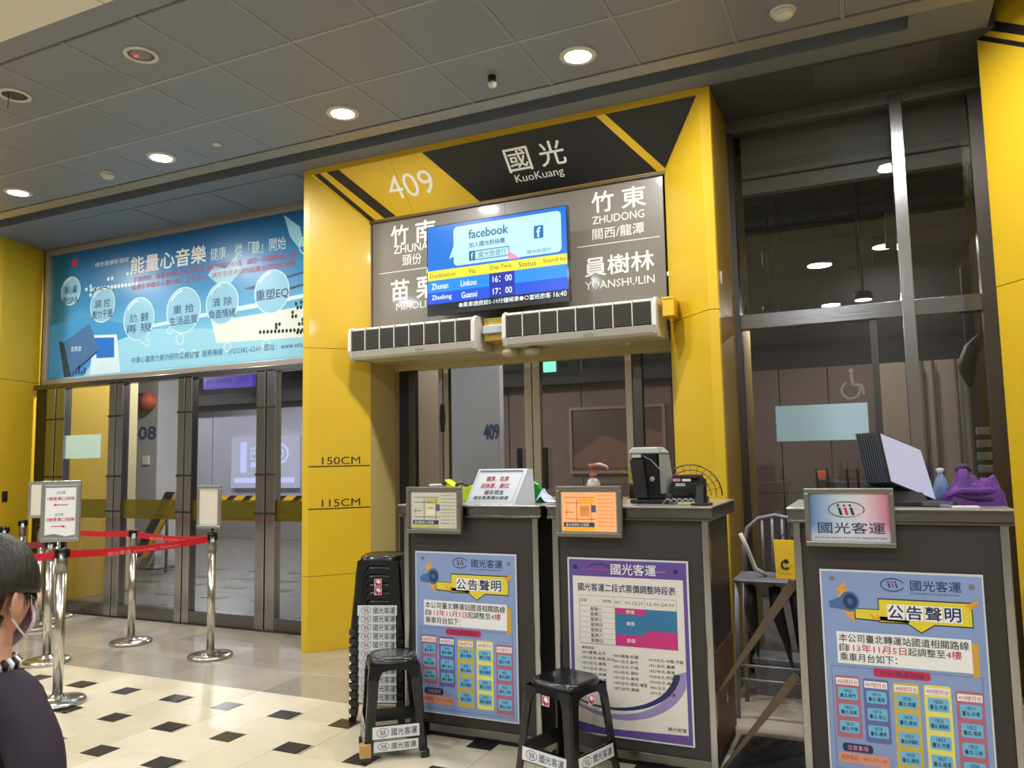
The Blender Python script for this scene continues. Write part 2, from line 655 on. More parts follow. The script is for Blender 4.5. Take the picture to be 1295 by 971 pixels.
# ceiling fittings -------------------------------------------------
LAMPG = mat('lamp_glow', (255, 246, 224), 0.5, emit=16.0)
for i, x in enumerate(DL_X + [0.27]):
    lab = ['recessed round downlight at the far left of the grey ceiling', 'round downlight above the left half of the blue billboard',
           'round downlight just left of the yellow gate frame', 'round downlight above the right end of the yellow header', 'round downlight beyond the header to the right'][i]
    t = thing('downlight', lab, 'light', (x, 4.43, CEIL), group='downlights in the grey ceiling')
    b = MB()
    b.lathe([(0.075, 0.004), (0.115, 0.004), (0.118, -0.004), (0.112, -0.012), (0.085, -0.014), (0.08, 0.0)], WHITEP)
    b.build('trim_ring', t)
    b = MB()
    b.lathe([(0.001, -0.010), (0.084, -0.010)], LAMPG)
    b.lathe([(0.001, -0.0102), (0.084, -0.0102)][::-1], LAMPG)
    b.build('diffuser', t)
for (x, y, lab, red) in ((-3.915, 3.22, 'round ceiling speaker with a small red light', 1), (-5.10, 3.215, 'round ceiling speaker with a thin wire hanging beside it', 0)):
    t = thing('ceiling_speaker', lab, 'speaker', (x, y, CEIL))
    b = MB()
    b.lathe([(0.07, 0.004), (0.1, 0.004), (0.103, -0.006), (0.095, -0.012), (0.078, -0.012), (0.075, 0.0)], WHITEP)
    b.build('rim', t)
    b = MB()
    b.lathe([(0.001, -0.006), (0.04, -0.007), (0.078, -0.004)], mat('speaker_mesh_%d' % red, (150, 140, 138) if red else (84, 78, 70), 0.8, bump=0.6, bscale=400))
    b.build('grille', t)
    if red:
        b = MB()
        b.lathe([(0.001, -0.014), (0.008, -0.012), (0.012, -0.006)], mat('red_led', (255, 40, 70), 0.4, emit=3.0), c=(-0.03, -0.01, 0))
        b.build('indicator_light', t)
    else:
        b = MB()
        b.tube([(0.03, -0.06, 0.0), (0.032, -0.06, -0.06), (0.03, -0.062, -0.13)], 0.0025, BLACKM, 6)
        b.build('wire', t)
for (x, y, lab, sc) in ((-5.81, 4.48, 'white smoke detector between two downlights at left', 1.0), (-0.32, 4.48, 'white smoke detector near the top edge at right', 1.15)):
    t = thing('smoke_detector', lab, 'detector', (x, y, CEIL))
    b = MB()
    b.lathe([(0.062 * sc, 0.002), (0.062 * sc, -0.014), (0.05 * sc, -0.016)], WHITEP)
    b.build('base', t)
    b = MB()
    b.lathe([(0.052 * sc, -0.014), (0.056 * sc, -0.026), (0.05 * sc, -0.03), (0.046 * sc, -0.031), (0.046 * sc, -0.037), (0.04 * sc, -0.046), (0.001, -0.05)], WHITEP)
    b.build('sensing_chamber', t)
t = thing('ceiling_sensor', 'small white round sensor flush in the grey ceiling', 'sensor', (-4.53, 4.44, CEIL))
b = MB()
b.lathe([(0.035, 0.002), (0.036, -0.008), (0.025, -0.014), (0.001, -0.016)], WHITEP)
b.build('cap', t)
t = thing('ceiling_sprinkler', 'small black and white cylindrical device under the ceiling', 'sensor', (-2.126, 4.43, CEIL))
b = MB(); b.lathe([(0.026, 0.002), (0.026, -0.05)], BLACKM); b.build('housing', t)
b = MB(); b.lathe([(0.029, -0.045), (0.03, -0.06), (0.022, -0.074), (0.001, -0.078)], WHITEP); b.build('lens', t)

# ================================================================== YELLOW GATE PORTAL
XL, XR, YF, YI, ZT = -4.31, -0.87, 5.21, 5.60, CEIL
oxl, oxr, ozt = -4.245, -0.94, 3.98         # outer line of the bevel
ixl, ixr, izt = -3.90, -1.285, 3.62         # inner line of the bevel
gate = thing('gate_frame', 'tall yellow portal around the gate doors, numbered 409', 'gate frame', (-2.6, 5.5, 0))
GO = (-2.6, 5.5, 0)


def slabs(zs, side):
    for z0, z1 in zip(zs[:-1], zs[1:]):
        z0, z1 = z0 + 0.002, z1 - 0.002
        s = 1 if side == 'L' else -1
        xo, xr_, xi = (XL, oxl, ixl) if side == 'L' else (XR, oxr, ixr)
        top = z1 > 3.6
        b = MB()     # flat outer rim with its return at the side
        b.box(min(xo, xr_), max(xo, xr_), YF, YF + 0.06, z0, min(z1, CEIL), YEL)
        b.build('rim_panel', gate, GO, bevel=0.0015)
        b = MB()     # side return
        b.box(min(xo, xo + s * 0.03), max(xo, xo + s * 0.03), YF + 0.06, 5.9, z0, min(z1, CEIL), YEL if side == 'L' else YEL_SHADE)
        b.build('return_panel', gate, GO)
        zt_o, zt_i = (ozt, izt) if top else (z1, z1)
        b = MB()
        f = [(xr_, YF, z0), (xi, YI, z0), (xi, YI, zt_i), (xr_, YF, zt_o)]
        k = [(xr_, YF + 0.05, z0), (xi - s * 0.03, YI + 0.03, z0), (xi - s * 0.03, YI + 0.03, zt_i), (xr_, YF + 0.05, zt_o)]
        b.hexa(f if side == 'L' else f[::-1], k if side == 'L' else k[::-1], YEL)
        b.build('bevel_panel', gate, GO)
        b = MB()     # jamb inside the opening
        b.box(min(xi, xi - s * 0.02), max(xi, xi - s * 0.02), YI + 0.001, 5.98, z0, min(z1, 2.42), BEIGE) if z0 < 2.4 else b.box(min(xi, xi - s * 0.02), max(xi, xi - s * 0.02), YI, YI + .02, z0, z1 - .4, BEIGE)
        b.build('jamb_panel', gate, GO)


slabs([0.0, 0.606, 2.493, CEIL], 'L')
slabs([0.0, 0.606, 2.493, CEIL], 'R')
b = MB()
b.box(oxl, oxr, YF, YF + 0.06, ozt, CEIL, YEL)
b.build('header_rim', gate, GO)
for xa, xb in ((-4.2, -3.44), (-3.44, -2.6), (-2.6, -1.72), (-1.72, -1.0)):
    fa = lambda x, zo: x
    # header bevel pieces: outer and inner x follow the mitres at both ends
    oa, ia = (oxl, ixl) if xa == -4.2 else (xa, xa)
    ob, ib = (oxr, ixr) if xb == -1.0 else (xb, xb)
    b = MB()
    f = [(ia + .001, YI, izt), (ib - .001, YI, izt), (ob - .001, YF, ozt), (oa + .001, YF, ozt)]
    b.hexa(f, [(x, y + 0.05, z + 0.01) for x, y, z in f], YEL)
    b.build('header_panel', gate, GO)
HV = Vec((0, .39, -.36)).normalized()
a = Art((0, YF, 3.98), X_, HV, 1, 1, gap=0.001)
for nm_, pp_ in (('black_stripe', [(-4.203, .0), (-4.142, .0), (-3.83, .527), (-3.884, .527)]), ('black_stripe', [(-4.072, .0), (-3.947, .0), (-3.62, .51), (-3.74, .51)]),
                 ('black_name_panel', [(-3.133, .0), (-1.676, .0), (-1.335, .508), (-2.808, .508)]), ('black_corner_panel', [(-1.606, .0), (-0.955, .0), (-1.272, .495)])):
    a = Art((0, YF, 3.98), X_, HV, 1, 1, gap=0.001)
    a.poly(pp_, BLK)
    a.build(nm_, gate, GO)


def gate_text(nm_, items, plane, lab=None):
    a = Art((0, YF, 3.98), X_, HV, 1, 1, gap=0.0014) if plane == 'header' else Art((0, YI + 0.01, 3.62), X_, Zd, 1, 1, gap=0.001)
    for it in items:
        a.text(it[0], *it[1:5], WHITE, bold=it[5])
    return a.build(nm_, gate, GO, label=lab)


gate_text('gate_number', [('409', -3.575, .143, -3.14, .36, 0)], 'header', 'white gate number 409')
gate_text('operator_name', [('國', -2.465, .115, -2.265, .31, .006), ('光', -2.185, .112, -1.985, .31, .006), ('KuoKuang', -2.44, .335, -2.035, .42, 0)], 'header', 'white operator name')
b = MB()
b.prism([(ixl, YI - 0.012, izt - 0.012), (ixl, YI + 0.03, izt - 0.012), (ixl, YI + 0.03, izt + 0.012), (ixl, YI - 0.012, izt + 0.012)], (ixr - ixl, 0, 0), mat('brown_edge', (86, 66, 24), 0.5))
b.build('edge_strip', gate, GO)
b = MB()
b.box(ixl + 0.02, -2.6, YI + 0.01, YI + 0.06, 2.45, izt - 0.012, GREYP)
b.build('sign_panel', gate, GO)
b = MB()
b.box(-2.598, ixr - 0.02, YI + 0.01, YI + 0.06, 2.45, izt - 0.012, GREYP)
b.build('sign_panel', gate, GO)
b = MB()
b.box(ixl + .02, ixr - .02, YI + 0.005, 5.98, 2.38, 2.45, mat('soffit_cream', (190, 176, 120), 0.4, coat=0.3))
b.build('soffit', gate, GO)
B5 = 0.012
gate_text('destination_name', [('竹', -3.69, .062, -3.515, .235, B5), ('南', -3.44, .055, -3.25, .24, B5), ('ZHUNAN', -3.662, .24, -3.25, .31, .004), ('頭份', -3.575, .328, -3.385, .425, .004)], 'panel', 'white name reading Zhunan')
gate_text('destination_name', [('苗', -3.69, .54, -3.51, .72, B5), ('栗', -3.435, .545, -3.25, .725, B5), ('MIAOLI', -3.64, .745, -3.345, .805, .004)], 'panel', 'white name reading Miaoli')
gate_text('destination_name', [('竹', -1.859, .06, -1.685, .22, B5), ('東', -1.62, .06, -1.435, .22, B5), ('ZHUDONG', -1.857, .248, -1.45, .308, .004), ('關西/龍潭', -1.86, .343, -1.455, .43, .004)], 'panel', 'white name reading Zhudong')
gate_text('destination_name', [('員樹林', -1.93, .565, -1.39, .712, B5), ('YUANSHULIN', -1.93, .752, -1.39, .812, .004)], 'panel', 'white name reading Yuanshulin')
for xa, xb, v_ in ((-3.81, -3.2, .463), (-1.988, -1.338, .468)):
    a = Art((0, YI + 0.01, 3.62), X_, Zd, 1, 1, gap=0.001)
    a.rect(xa, v_, xb, v_ + .006, WHITE)
    a.build('dividing_line', gate, GO)
# height marks on the left bevel
bu = Vec((ixl - oxl, YI - YF, 0)).normalized()
for zz, tx in ((1.5, '150CM'), (1.15, '115CM')):
    a = Art((oxl, YF, 0), bu, Z_, 1, 1)
    a.N = Vec((bu.y, -bu.x, 0)) if Vec((bu.y, -bu.x, 0)).y < 0 else Vec((-bu.y, bu.x, 0))
    a.poly([(0.0, zz - .005), (0.515, zz - .005), (0.515, zz + .004), (0.0, zz + .004)], BLK)
    vs, fs = glyphs(tx, 0.0)
    a.mb.add([a.P(0.11 + u_ * 0.32, zz + .015 + (1 - v_) * 0.062, 2) for u_, v_ in vs], fs, BLK)
    a.build('height_mark', gate, GO, label='black height mark ' + tx)
b = MB()
b.lathe([(0.001, 0.0), (0.03, 0.0), (0.03, 0.01), (0.001, 0.012)], WHITEP)
bo = b.build('round_sticker', gate)
bo.location = (XR - GO[0] + 0.0, 5.32 - GO[1], 2.72)
bo.rotation_euler = (0, R(90), 0)
bo.scale = (1.6, 0.8, 1)

# ---- things mounted on the gate -----------------------------------
SLAT = mat('curtain_slat', (104, 100, 94), 0.45)


def air_curtain(x0, lab, W=1.185):
    Y0, Y1 = 5.60, 5.29        # back, front
    zt, zb = 2.645, 2.365
    t = thing('air_curtain', lab, 'air curtain', (x0 + W / 2, 5.45, zb), group='air curtains above the gate doors')
    O = (x0 + W / 2, 5.45, zb)
    prof = [(Y0, zb + .015), (Y1 + .06, zb), (Y1 + .02, zb + .02), (Y1 - .005, zb + .075), (Y1, zt - .05), (Y1 + .015, zt - .018), (Y1 + .05, zt), (Y0, zt)]
    for x in (x0, x0 + W - 0.03):
        b = MB()
        b.prism([(x, y, z) for y, z in prof], (0.03, 0, 0), WHITEP)
        b.build('end_cap', t, O, bevel=0.006)
    b = MB()
    body = [(Y0, zb + .03), (Y1 + .06, zb + .012), (Y1 + .03, zb + .03), (Y1 + .008, zb + .078), (Y1 + .03, zb + .085), (Y1 + .03, zt - .025), (Y1 + .06, zt - .006), (Y0, zt - .006)]
    b.prism([(x0 + .03, y, z) for y, z in body], (W - .06, 0, 0), WHITEP)
    b.build('housing', t, O)
    b = MB()
    b.box(x0 + .03, x0 + W - .03, Y1 + .026, Y1 + .03, zb + .085, zt - .03, mat('curtain_dark', (34, 33, 32), 0.7))
    b.build('grille_backing', t, O)
    n = 8
    for k in range(n + 1):
        x = x0 + .03 + (W - .06) * k / n
        b = MB()
        b.box(x - .003, x + .003, Y1 - .002, Y1 + .028, zb + .08, zt - .02, WHITEP)
        b.build('grille_rib', t, O)
    for k in range(13):
        z = zb + .09 + k * (zt - .03 - zb - .09) / 13
        b = MB()
        b.prism([(x0 + .03, Y1 + .004, z), (x0 + .03, Y1 + .024, z + .004), (x0 + .03, Y1 + .024, z + .0065), (x0 + .03, Y1 + .004, z + .004)], (W - .06, 0, 0), SLAT)
        b.build('louver_slat', t, O)
    b = MB()
    b.box(x0 + W * .55, x0 + W * .55 + .07, Y1 - .004, Y1 + .004, zb + .04, zb + .048, mat('badge_grey', (120, 120, 120), 0.4))
    b.build('badge', t, O)


air_curtain(-3.91, 'left white air curtain with a ribbed grille, below the screen')
air_curtain(-2.495, 'right white air curtain, beside the yellow junction box')
b = MB()
b.box(-2.71, -2.5, 5.42, 5.6, 2.45, 2.63, YEL)
mo = thing('mounting_bracket', 'yellow bracket with a grey box between the two air curtains', 'bracket', (-2.6, 5.5, 2.45))
b.build('yellow_plate', mo, (-2.6, 5.5, 2.45), bevel=0.003)
b = MB(); b.box(-2.69, -2.52, 5.36, 5.42, 2.50, 2.56, mat('pale_grey_box', (170, 176, 186), 0.4)); b.build('grey_box', mo, (-2.6, 5.5, 2.45), bevel=0.004)
jb = thing('junction_box', 'small yellow box at the right end of the air curtain', 'box', (-1.24, 5.4, 2.5))
b = MB(); b.box(-1.275, -1.195, 5.33, 5.50, 2.50, 2.63, YEL); b.build('box_body', jb, (-1.24, 5.4, 2.5), bevel=0.003)
b = MB(); b.box(-1.278, -1.192, 5.325, 5.33, 2.62, 2.635, YEL); b.build('box_lid', jb, (-1.24, 5.4, 2.5))
for x, lab in ((-2.52, 'left white dome under the gate soffit'), (-2.33, 'right white dome under the gate soffit')):
    t = thing('door_sensor', lab, 'sensor', (x, 5.5, 2.38), group='door sensors under the soffit')
    b = MB(); b.lathe([(0.045, 0.0), (0.07, -0.01), (0.072, -0.03), (0.05, -0.055), (0.001, -0.065)], mat('dome_cream', (190, 184, 150), 0.3, coat=0.3)); b.build('dome', t)
    b = MB(); b.lathe([(0.035, 0.004), (0.035, -0.012)], DSTEEL); b.build('mount', t)

# ---- departure screen -----------------------------------------------
tv = thing('departure_screen', 'wide screen with yellow and blue departure board above the air curtains', 'screen', (-2.58, 5.40, 2.66), rz=0)
TO = (-2.58, 5.40, 2.66)


def E_(n, c, s=1.0):
    return mat('screen_' + n, c, 0.3, emit=s * .8)


b = MB()
b.box(-3.18, -1.965, 5.35, 5.40, 2.68, 3.41, BLACKP)
tvb = b.build('cabinet', tv, TO, bevel=0.004)
b = MB(); b.box(-2.9, -2.25, 5.40, 5.60, 2.80, 3.2, BLACKM); b.build('wall_mount', tv, TO)
a = Art((-3.17, 5.35, 3.403), X_, Zd, 1.195, 0.70, gap=0.0008)
# proportions inside the screen
a.rect(0, 0, 1, .60, E_('blue', (20, 120, 222)))
a.rect(0, .515, 1, .628, E_('yellow', (246, 238, 60)), 2)
a.rect(0, .628, 1, .77, E_('cyan', (18, 146, 238)), 2)
a.rect(0, .77, 1, .90, E_('deepblue', (10, 84, 228)), 2)
a.rect(.46, .628, .64, .90, E_('navy', (12, 44, 176)), 3)
a.rect(0, .90, 1, .985, E_('black', (8, 10, 24), .4), 2)
a.rect(.2, .04, .965, .49, E_('pale', (196, 240, 250)), 2, r=.03)
a.poly([(.235, .30), (.205, .24), (.165, .40), (.235, .36)], E_('pale', (196, 240, 250)), 3)
a.text('facebook', .315, .10, .60, .20, E_('teal', (26, 108, 150)), 4, bold=.02)
a.text('加入國光粉絲團', .315, .245, .575, .305, E_('teal', (26, 108, 150)), 4, bold=.01)
a.frame(.315, .345, .605, .455, .006, E_('teal', (26, 108, 150)), 4)
a.rect(.315, .345, .36, .455, E_('teal', (26, 108, 150)), 4)
a.text('f', .33, .365, .345, .435, E_('pale', (196, 240, 250)), 5, bold=.02)
a.text('國光旅遊行', .385, .365, .585, .435, E_('teal', (26, 108, 150)), 5)
a.poly([(.60, .40), (.68, .50), (.60, .50)], E_('pink', (240, 150, 190)), 5)
a.rect(.78, .17, .845, .31, E_('teal2', (20, 110, 190)), 4, r=.01)
a.text('f', .80, .19, .825, .295, E_('pale', (196, 240, 250)), 5, bold=.03)
a.text('國光旅遊行', .73, .425, .895, .465, E_('teal', (26, 108, 150)), 4)
ol = E_('olive', (96, 96, 20), .6)
for tx, x0, x1 in (('Destination', .02, .21), ('Via', .31, .36), ('Dep.Time', .47, .62), ('Status', .67, .79), ('Stand by', .84, .995)):
    a.text(tx, x0, .545, x1, .60, ol, 4)
wt = E_('white', (240, 248, 255), 1.1)
for tx, x0, x1, y in (('Zhunan', .03, .155, .665), ('Linkou', .25, .365, .665), ('16：00', .485, .62, .665), ('Zhudong', .03, .18, .80), ('Guanxi', .255, .37, .80), ('17：00', .485, .62, .80)):
    a.text(tx, x0, y, x1, y + .068, wt, 4, bold=.01)
a.text('●乘車請提前5-10分鐘候車●○當班旅客', .235, .915, .885, .972, wt, 4, bold=.006)
a.text('16:40', .905, .915, .99, .972, wt, 4, bold=.006)
a.build('screen_picture', tv, TO, label='lit departure board')

# ================================================================== LEFT BAY: pillar, billboard, glass front
pl = thing('yellow_pillar', 'yellow wall pillar at the left edge, left of the billboard', 'pillar', (-8.6, 5.5, 0))
PO = (-8.6, 5.5, 0)
for z0, z1 in ((0, 2.491), (2.495, CEIL)):
    b = MB()
    b.prism([(-8.62, 5.86, z0), (-8.44, 5.28, z0), (-8.44, 5.21, z0), (-9.2, 5.21, z0), (-9.2, 5.86, z0)], (0, 0, z1 - z0), YEL)
    b.build('pillar_panel', pl, PO, bevel=0.0015)
b = MB(); b.tbox((-8.475, 5.42, 1.235), .004, .035, .055, DSTEEL, (0, 0, R(16))); b.build('card_reader', pl, PO)

bb = thing('billboard', 'blue illustrated billboard with white headline above the left glass doors', 'billboard', (-6.6, 5.88, 2.44))
BO = (-6.6, 5.88, 2.44)
SKY = gradient('billboard_print', [(0.0, (150, 216, 232)), (0.3, (120, 196, 226)), (0.62, (52, 142, 196)), (1.0, (22, 92, 148))], axis=2, noise=0.12, rough=0.3, second=(0, 0.12, 0.0, (20, 110, 132)))
b = MB(); b.box(-8.50, -4.31, 5.87, 5.92, 2.50, 4.0, SKY); b.build('panel', bb, BO)
for (x0, x1, z0, z1) in ((-8.56, -4.31, 3.965, 4.025), (-8.56, -4.31, 2.455, 2.52), (-8.56, -8.50, 2.52, 3.965)):
    b = MB(); b.box(x0, x1, 5.83, 5.92, z0, z1, mat('champagne_frame', (176, 166, 152), 0.35, 0.5)); b.build('frame_bar', bb, BO, bevel=0.004)
a = Art((0, 5.87, 0), X_, Z_, 1, 1, gap=0.001)
a.N = Vec((0, -1, 0))


def T(a, t, x0, z1, x1, z0, m, L=3, bold=0.0, skew=0.0):      # text by its top and bottom height
    vs, fs = glyphs(t, 0)
    d = bold * 1.6 * abs(z1 - z0)
    for ci, (ox, oy) in enumerate(BOLD_OFFS if bold else BOLD_OFFS[:1]):
        a.mb.add([a.P(x0 + u_ * (x1 - x0) + ox * d, z1 + v_ * (z0 - z1) + skew * u_ + oy * d, L + ci * .19) for u_, v_ in vs], fs, m)


PALE = mat('print_pale', (206, 232, 240), 0.35)
PALE2 = mat('print_pale2', (150, 208, 228), 0.35)
MIDB = mat('print_midblue', (64, 150, 206), 0.35)
NAVYP = mat('print_navy', (40, 62, 110), 0.35)
a.poly([(-8.49, 3.15), (-7.9, 3.2), (-7.2, 3.05), (-6.4, 2.9), (-6.0, 2.86), (-6.0, 2.54), (-8.49, 2.54)], MIDB, 1)
a.poly([(-7.9, 2.54), (-7.6, 2.85), (-6.9, 2.98), (-6.0, 2.9), (-4.84, 2.78), (-4.84, 2.54)], PALE2, 1.5)
a.poly([(-6.02, 2.97), (-4.84, 3.02), (-4.84, 2.72), (-5.95, 2.75)], mat('print_cream', (222, 230, 220), 0.35), 2)
a.poly([(-7.2, 3.0), (-6.0, 3.08), (-5.2, 3.12), (-4.84, 3.14), (-4.84, 3.10), (-5.4, 3.06), (-6.2, 3.03), (-7.1, 2.97)], PALE, 2)
a.poly([(-5.6, 3.27), (-4.84, 3.36), (-4.84, 3.34), (-5.5, 3.25)], NAVYP, 2)
a.poly([(-5.3, 3.19), (-4.84, 3.24), (-4.84, 3.22), (-5.2, 3.17)], NAVYP, 2)
a.poly([(-6.08, 3.46), (-5.85, 3.28), (-5.62, 3.46), (-5.7, 3.62), (-5.85, 3.5), (-6.0, 3.55)], PALE2, 2)
a.poly([(-5.1, 3.95), (-4.9, 3.8), (-4.84, 3.6), (-4.92, 3.6), (-5.02, 3.72)], PALE2, 2)
for (x, z, r, l1, l2) in ((-8.16, 3.52, .165, '關心臟', '動SPA'), (-7.63, 3.31, .20, '調 控', '壓力干擾'), (-7.06, 3.10, .235, '活力、靈感', '再 現'), (-6.41, 3.13, .245, '重 拾', '生活品質'),
                          (-5.88, 3.15, .22, '清 除', '負面情緒'), (-5.24, 3.20, .22, '重塑EQ', '')):
    a.ell(x, z, r, r, mat('print_bubble', (140, 196, 220), 0.3), 3, n=36)
    a.ring(x, z, r, r, .012, PALE, 4)
    a.ring(x, z + .01, r * .86, r * .86, .02, PALE, 4, a0=95, a1=150)
    if l2:
        T(a, l1, x - r * .6, z + .06, x + r * .6, z - .03, NAVYP, 5, .004)
        T(a, l2, x - r * .8, z - .06, x + r * .8, z - .15, NAVYP, 5, .004)
    else:
        T(a, l1, x - r * .9, z + .03, x + r * .95, z - .08, NAVYP, 5, .008)
T(a, '能量心音樂', -7.2, 3.785, -6.11, 3.60, WHITE, 4, .012)
T(a, '健康，從「聽」開始', -6.05, 3.735, -5.07, 3.60, PALE, 4)
T(a, '綠色健康新領域', -7.77, 3.80, -7.24, 3.745, PALE, 4)
rp = mat('print_rose', (186, 78, 110), 0.4)
T(a, '音樂療癒，能量音樂結合心理共振 傳遞能量的祝福，讓您一同體驗身心靈', -7.16, 3.565, -4.95, 3.505, rp, 4)
T(a, '能量音樂融合心靈共鳴，淨化身心，讓您享受美好的能量音樂帶來療癒', -7.18, 3.48, -4.95, 3.42, rp, 4)
T(a, '中華心靈原力氣功研究發展協會  服務專線：(02)2382-6260  網址：www.vital', -7.15, 2.69, -4.845, 2.61, NAVYP, 4)
a.ell(-8.11, 3.845, .05, .05, mat('print_crimson', (190, 40, 80), 0.4), 3)
a.ring(-4.83, 3.61, .08, .09, .012, PALE, 4, a0=90, a1=270)
for k in range(14):
    a.ell(-7.82 + k * .055, 3.50 - k * .001, .024, .024, PALE, 4, n=12)
for k, (dx, dz) in enumerate([(0, .1), (.06, .1), (.3, .12), (.36, .12), (-.28, .05), (-.28, -.05), (-.2, .0), (-.35, .02)]):
    a.ell(-7.55 + dx, 3.49 + dz, .022, .022, PALE, 4, n=12)
for k in range(12):
    a.ell(-5.38 + k * .047, 2.812 - k * .002, .017, .02, BLK, 4, n=10)
for dx, dz in [(.2, .06), (.24, .06), (.2, .03), (.4, .12), (.44, .12), (.4, .16), (.46, .2), (.5, .2), (.44, .24), (.5, .25), (.54, .25), (.46, -.04), (.5, -.04), (.54, -.04), (.48, .04), (.52, .04), (.52, .08)]:
    a.ell(-5.38 + dx, 2.81 + dz, .017, .02, BLK, 4, n=10)
for (x, z, r) in ((-6.98, 2.86, .04), (-6.93, 2.83, .04), (-6.6, 2.93, .04), (-6.45, 2.83, .06), (-6.42, 2.69, .04), (-6.25, 2.67, .04), (-5.8, 2.70, .05), (-5.3, 2.69, .05)):
    a.ring(x, z, r, r, .012, PALE, 4)
a.poly([(-8.33, 2.96), (-8.22, 2.93), (-8.06, 2.54), (-8.22, 2.54)], mat('print_slate', (44, 62, 76), 0.4), 4)
a.poly([(-8.25, 2.94), (-7.83, 3.12), (-7.66, 2.80), (-8.1, 2.54)], mat('print_steelblue', (66, 112, 160), 0.4), 5)
a.poly([(-7.76, 2.98), (-7.39, 2.96), (-7.32, 2.54), (-7.80, 2.54)], PALE, 4)
a.poly([(-7.74, 2.95), (-7.43, 2.93), (-7.42, 2.71), (-7.70, 2.72)], mat('print_royal', (30, 110, 200), 0.4), 4.5)
a.line([(-8.0, 2.62), (-7.68, 2.80)], .02, NAVYP, 6)
T(a, '音樂盒', -8.12, 2.88, -7.95, 2.82, PALE, 6)
for k in range(5):
    a.rect(-8.08 + k * .045, 2.56, -8.055 + k * .045, 2.60 + .03 * (k % 3), NAVYP, 6)
T(a, '能量', -7.68, 2.66, -7.5, 2.60, PALE, 6)
a.build('printed_picture', bb, BO)

# glass front of the left bay
w1 = thing('window_1', None, None, (-6.6, 5.76, 0), kind='structure')
WO = (-6.6, 5.76, 0)
GL = glass('pane_glass', (0.9, 0.92, 0.92), 0.055)
FROST = glass('frosted_film', (0.75, 0.85, 0.8), 0.06, 0.1, opacity=0.85, film=(206, 230, 218))
FROSTB = glass('frosted_film_blue', (0.7, 0.8, 0.88), 0.06, 0.1, opacity=0.95, film=(190, 224, 240))
OLIVE = glass('olive_film', (0.62, 0.56, 0.2), 0.05, 0.05, opacity=0.35, film=(128, 116, 40))


def mullion(x0, x1, yf, z0, z1, par, O, m=STEEL, clips=True):
    b = MB()
    w = x1 - x0
    b.box(x0, x0 + w * .47, yf, yf + .09, z0, z1, m)
    b.box(x0 + w * .53, x1, yf, yf + .09, z0, z1, m)
    b.box(x0 + w * .47, x0 + w * .53, yf + .02, yf + .08, z0, z1, DARK)
    b.build('mullion', par, O, bevel=0.016, seg=4)
    if clips:
        b = MB()
        for z in (1.06, 1.42, 2.05):
            b.box(x0 - .004, x1 + .004, yf - .008, yf + .002, z, z + .02, DSTEEL)
        b.build('mullion_clip', par, O)


ML = [(-8.32, -8.02), (-7.32, -7.11), (-6.32, -6.13), (-5.30, -5.07)]
for x0, x1 in ML:
    mullion(x0, x1, 5.74, 0.0, 2.42, w1, WO)
b = MB(); b.box(-8.55, -4.31, 5.74, 5.84, 2.40, 2.455, STEELX); b.build('transom', w1, WO, bevel=.003)
edges = [-8.02, -7.32, -7.11, -6.32, -6.13, -5.30, -5.07, -4.29]
for x0, x1 in zip(edges[::2], edges[1::2]):
    b = MB(); b.box(x0, x1, 5.775, 5.787, .12, 2.40, GL); b.build('glass_pane', w1, WO)
    b = MB(); b.box(x0, x1, 5.745, 5.83, 0.0, .125, STEELX); b.build('kick_plate', w1, WO, bevel=.003)
    b = MB(); b.box(x0, x1, 5.771, 5.774, .995, 1.19, OLIVE); b.build('olive_band', w1, WO)
b = MB(); b.box(-8.02, -7.46, 5.766, 5.770, 1.625, 1.878, FROST); b.build('frosted_sticker', w1, WO)
b = MB(); b.box(-8.55, -8.32, 5.78, 5.84, 0, 2.42, DSTEEL); b.build('mullion', w1, WO)

# ================================================================== GATE DOORS
d1 = thing('door_1', None, None, (-2.6, 6.05, 0), kind='structure')
DO = (-2.6, 6.05, 0)
MIRR = mat('mirror_steel', (226, 222, 214), 0.08, 1.0)
for x0, x1, m in ((-3.77, -3.70, DSTEEL), (-3.46, -3.42, STEEL), (-3.41, -3.36, MIRR), (-2.63, -2.565, MIRR), (-2.555, -2.49, MIRR), (-1.755, -1.70, MIRR), (-1.69, -1.62, DSTEEL)):
    b = MB(); b.box(x0, x1, 6.0, 6.06, 0, 2.38, m); b.build('door_stile', d1, DO, bevel=.003)
b = MB(); b.box(-3.88, -3.77, 6.02, 6.10, 0, 2.38, DARK); b.build('side_seal', d1, DO)
b = MB(); b.box(-3.9, -1.28, 5.98, 6.08, 2.34, 2.40, mat('soffit_cream', (190, 176, 120))); b.build('door_head', d1, DO)
for x0, x1 in ((-3.70, -3.46), (-3.36, -2.63), (-2.49, -1.755), (-1.62, -1.29)):
    b = MB(); b.box(x0, x1, 6.03, 6.04, .08, 2.34, GL); b.build('glass_pane', d1, DO)
    b = MB(); b.box(x0, x1, 6.01, 6.06, 0, .1, STEELX); b.build('bottom_rail', d1, DO)
for x in (-2.70, -2.47):
    b = MB(); b.box(x, x + .045, 5.975, 6.0, 1.28, 1.62, BLACKP)
    o = b.build('door_handle', d1, DO, bevel=.006)
b = MB(); b.tube([(-3.42, 5.99, 1.78), (-3.42, 5.97, 1.9), (-3.42, 5.99, 2.02)], .012, BLACKM); b.build('door_handle', d1, DO)

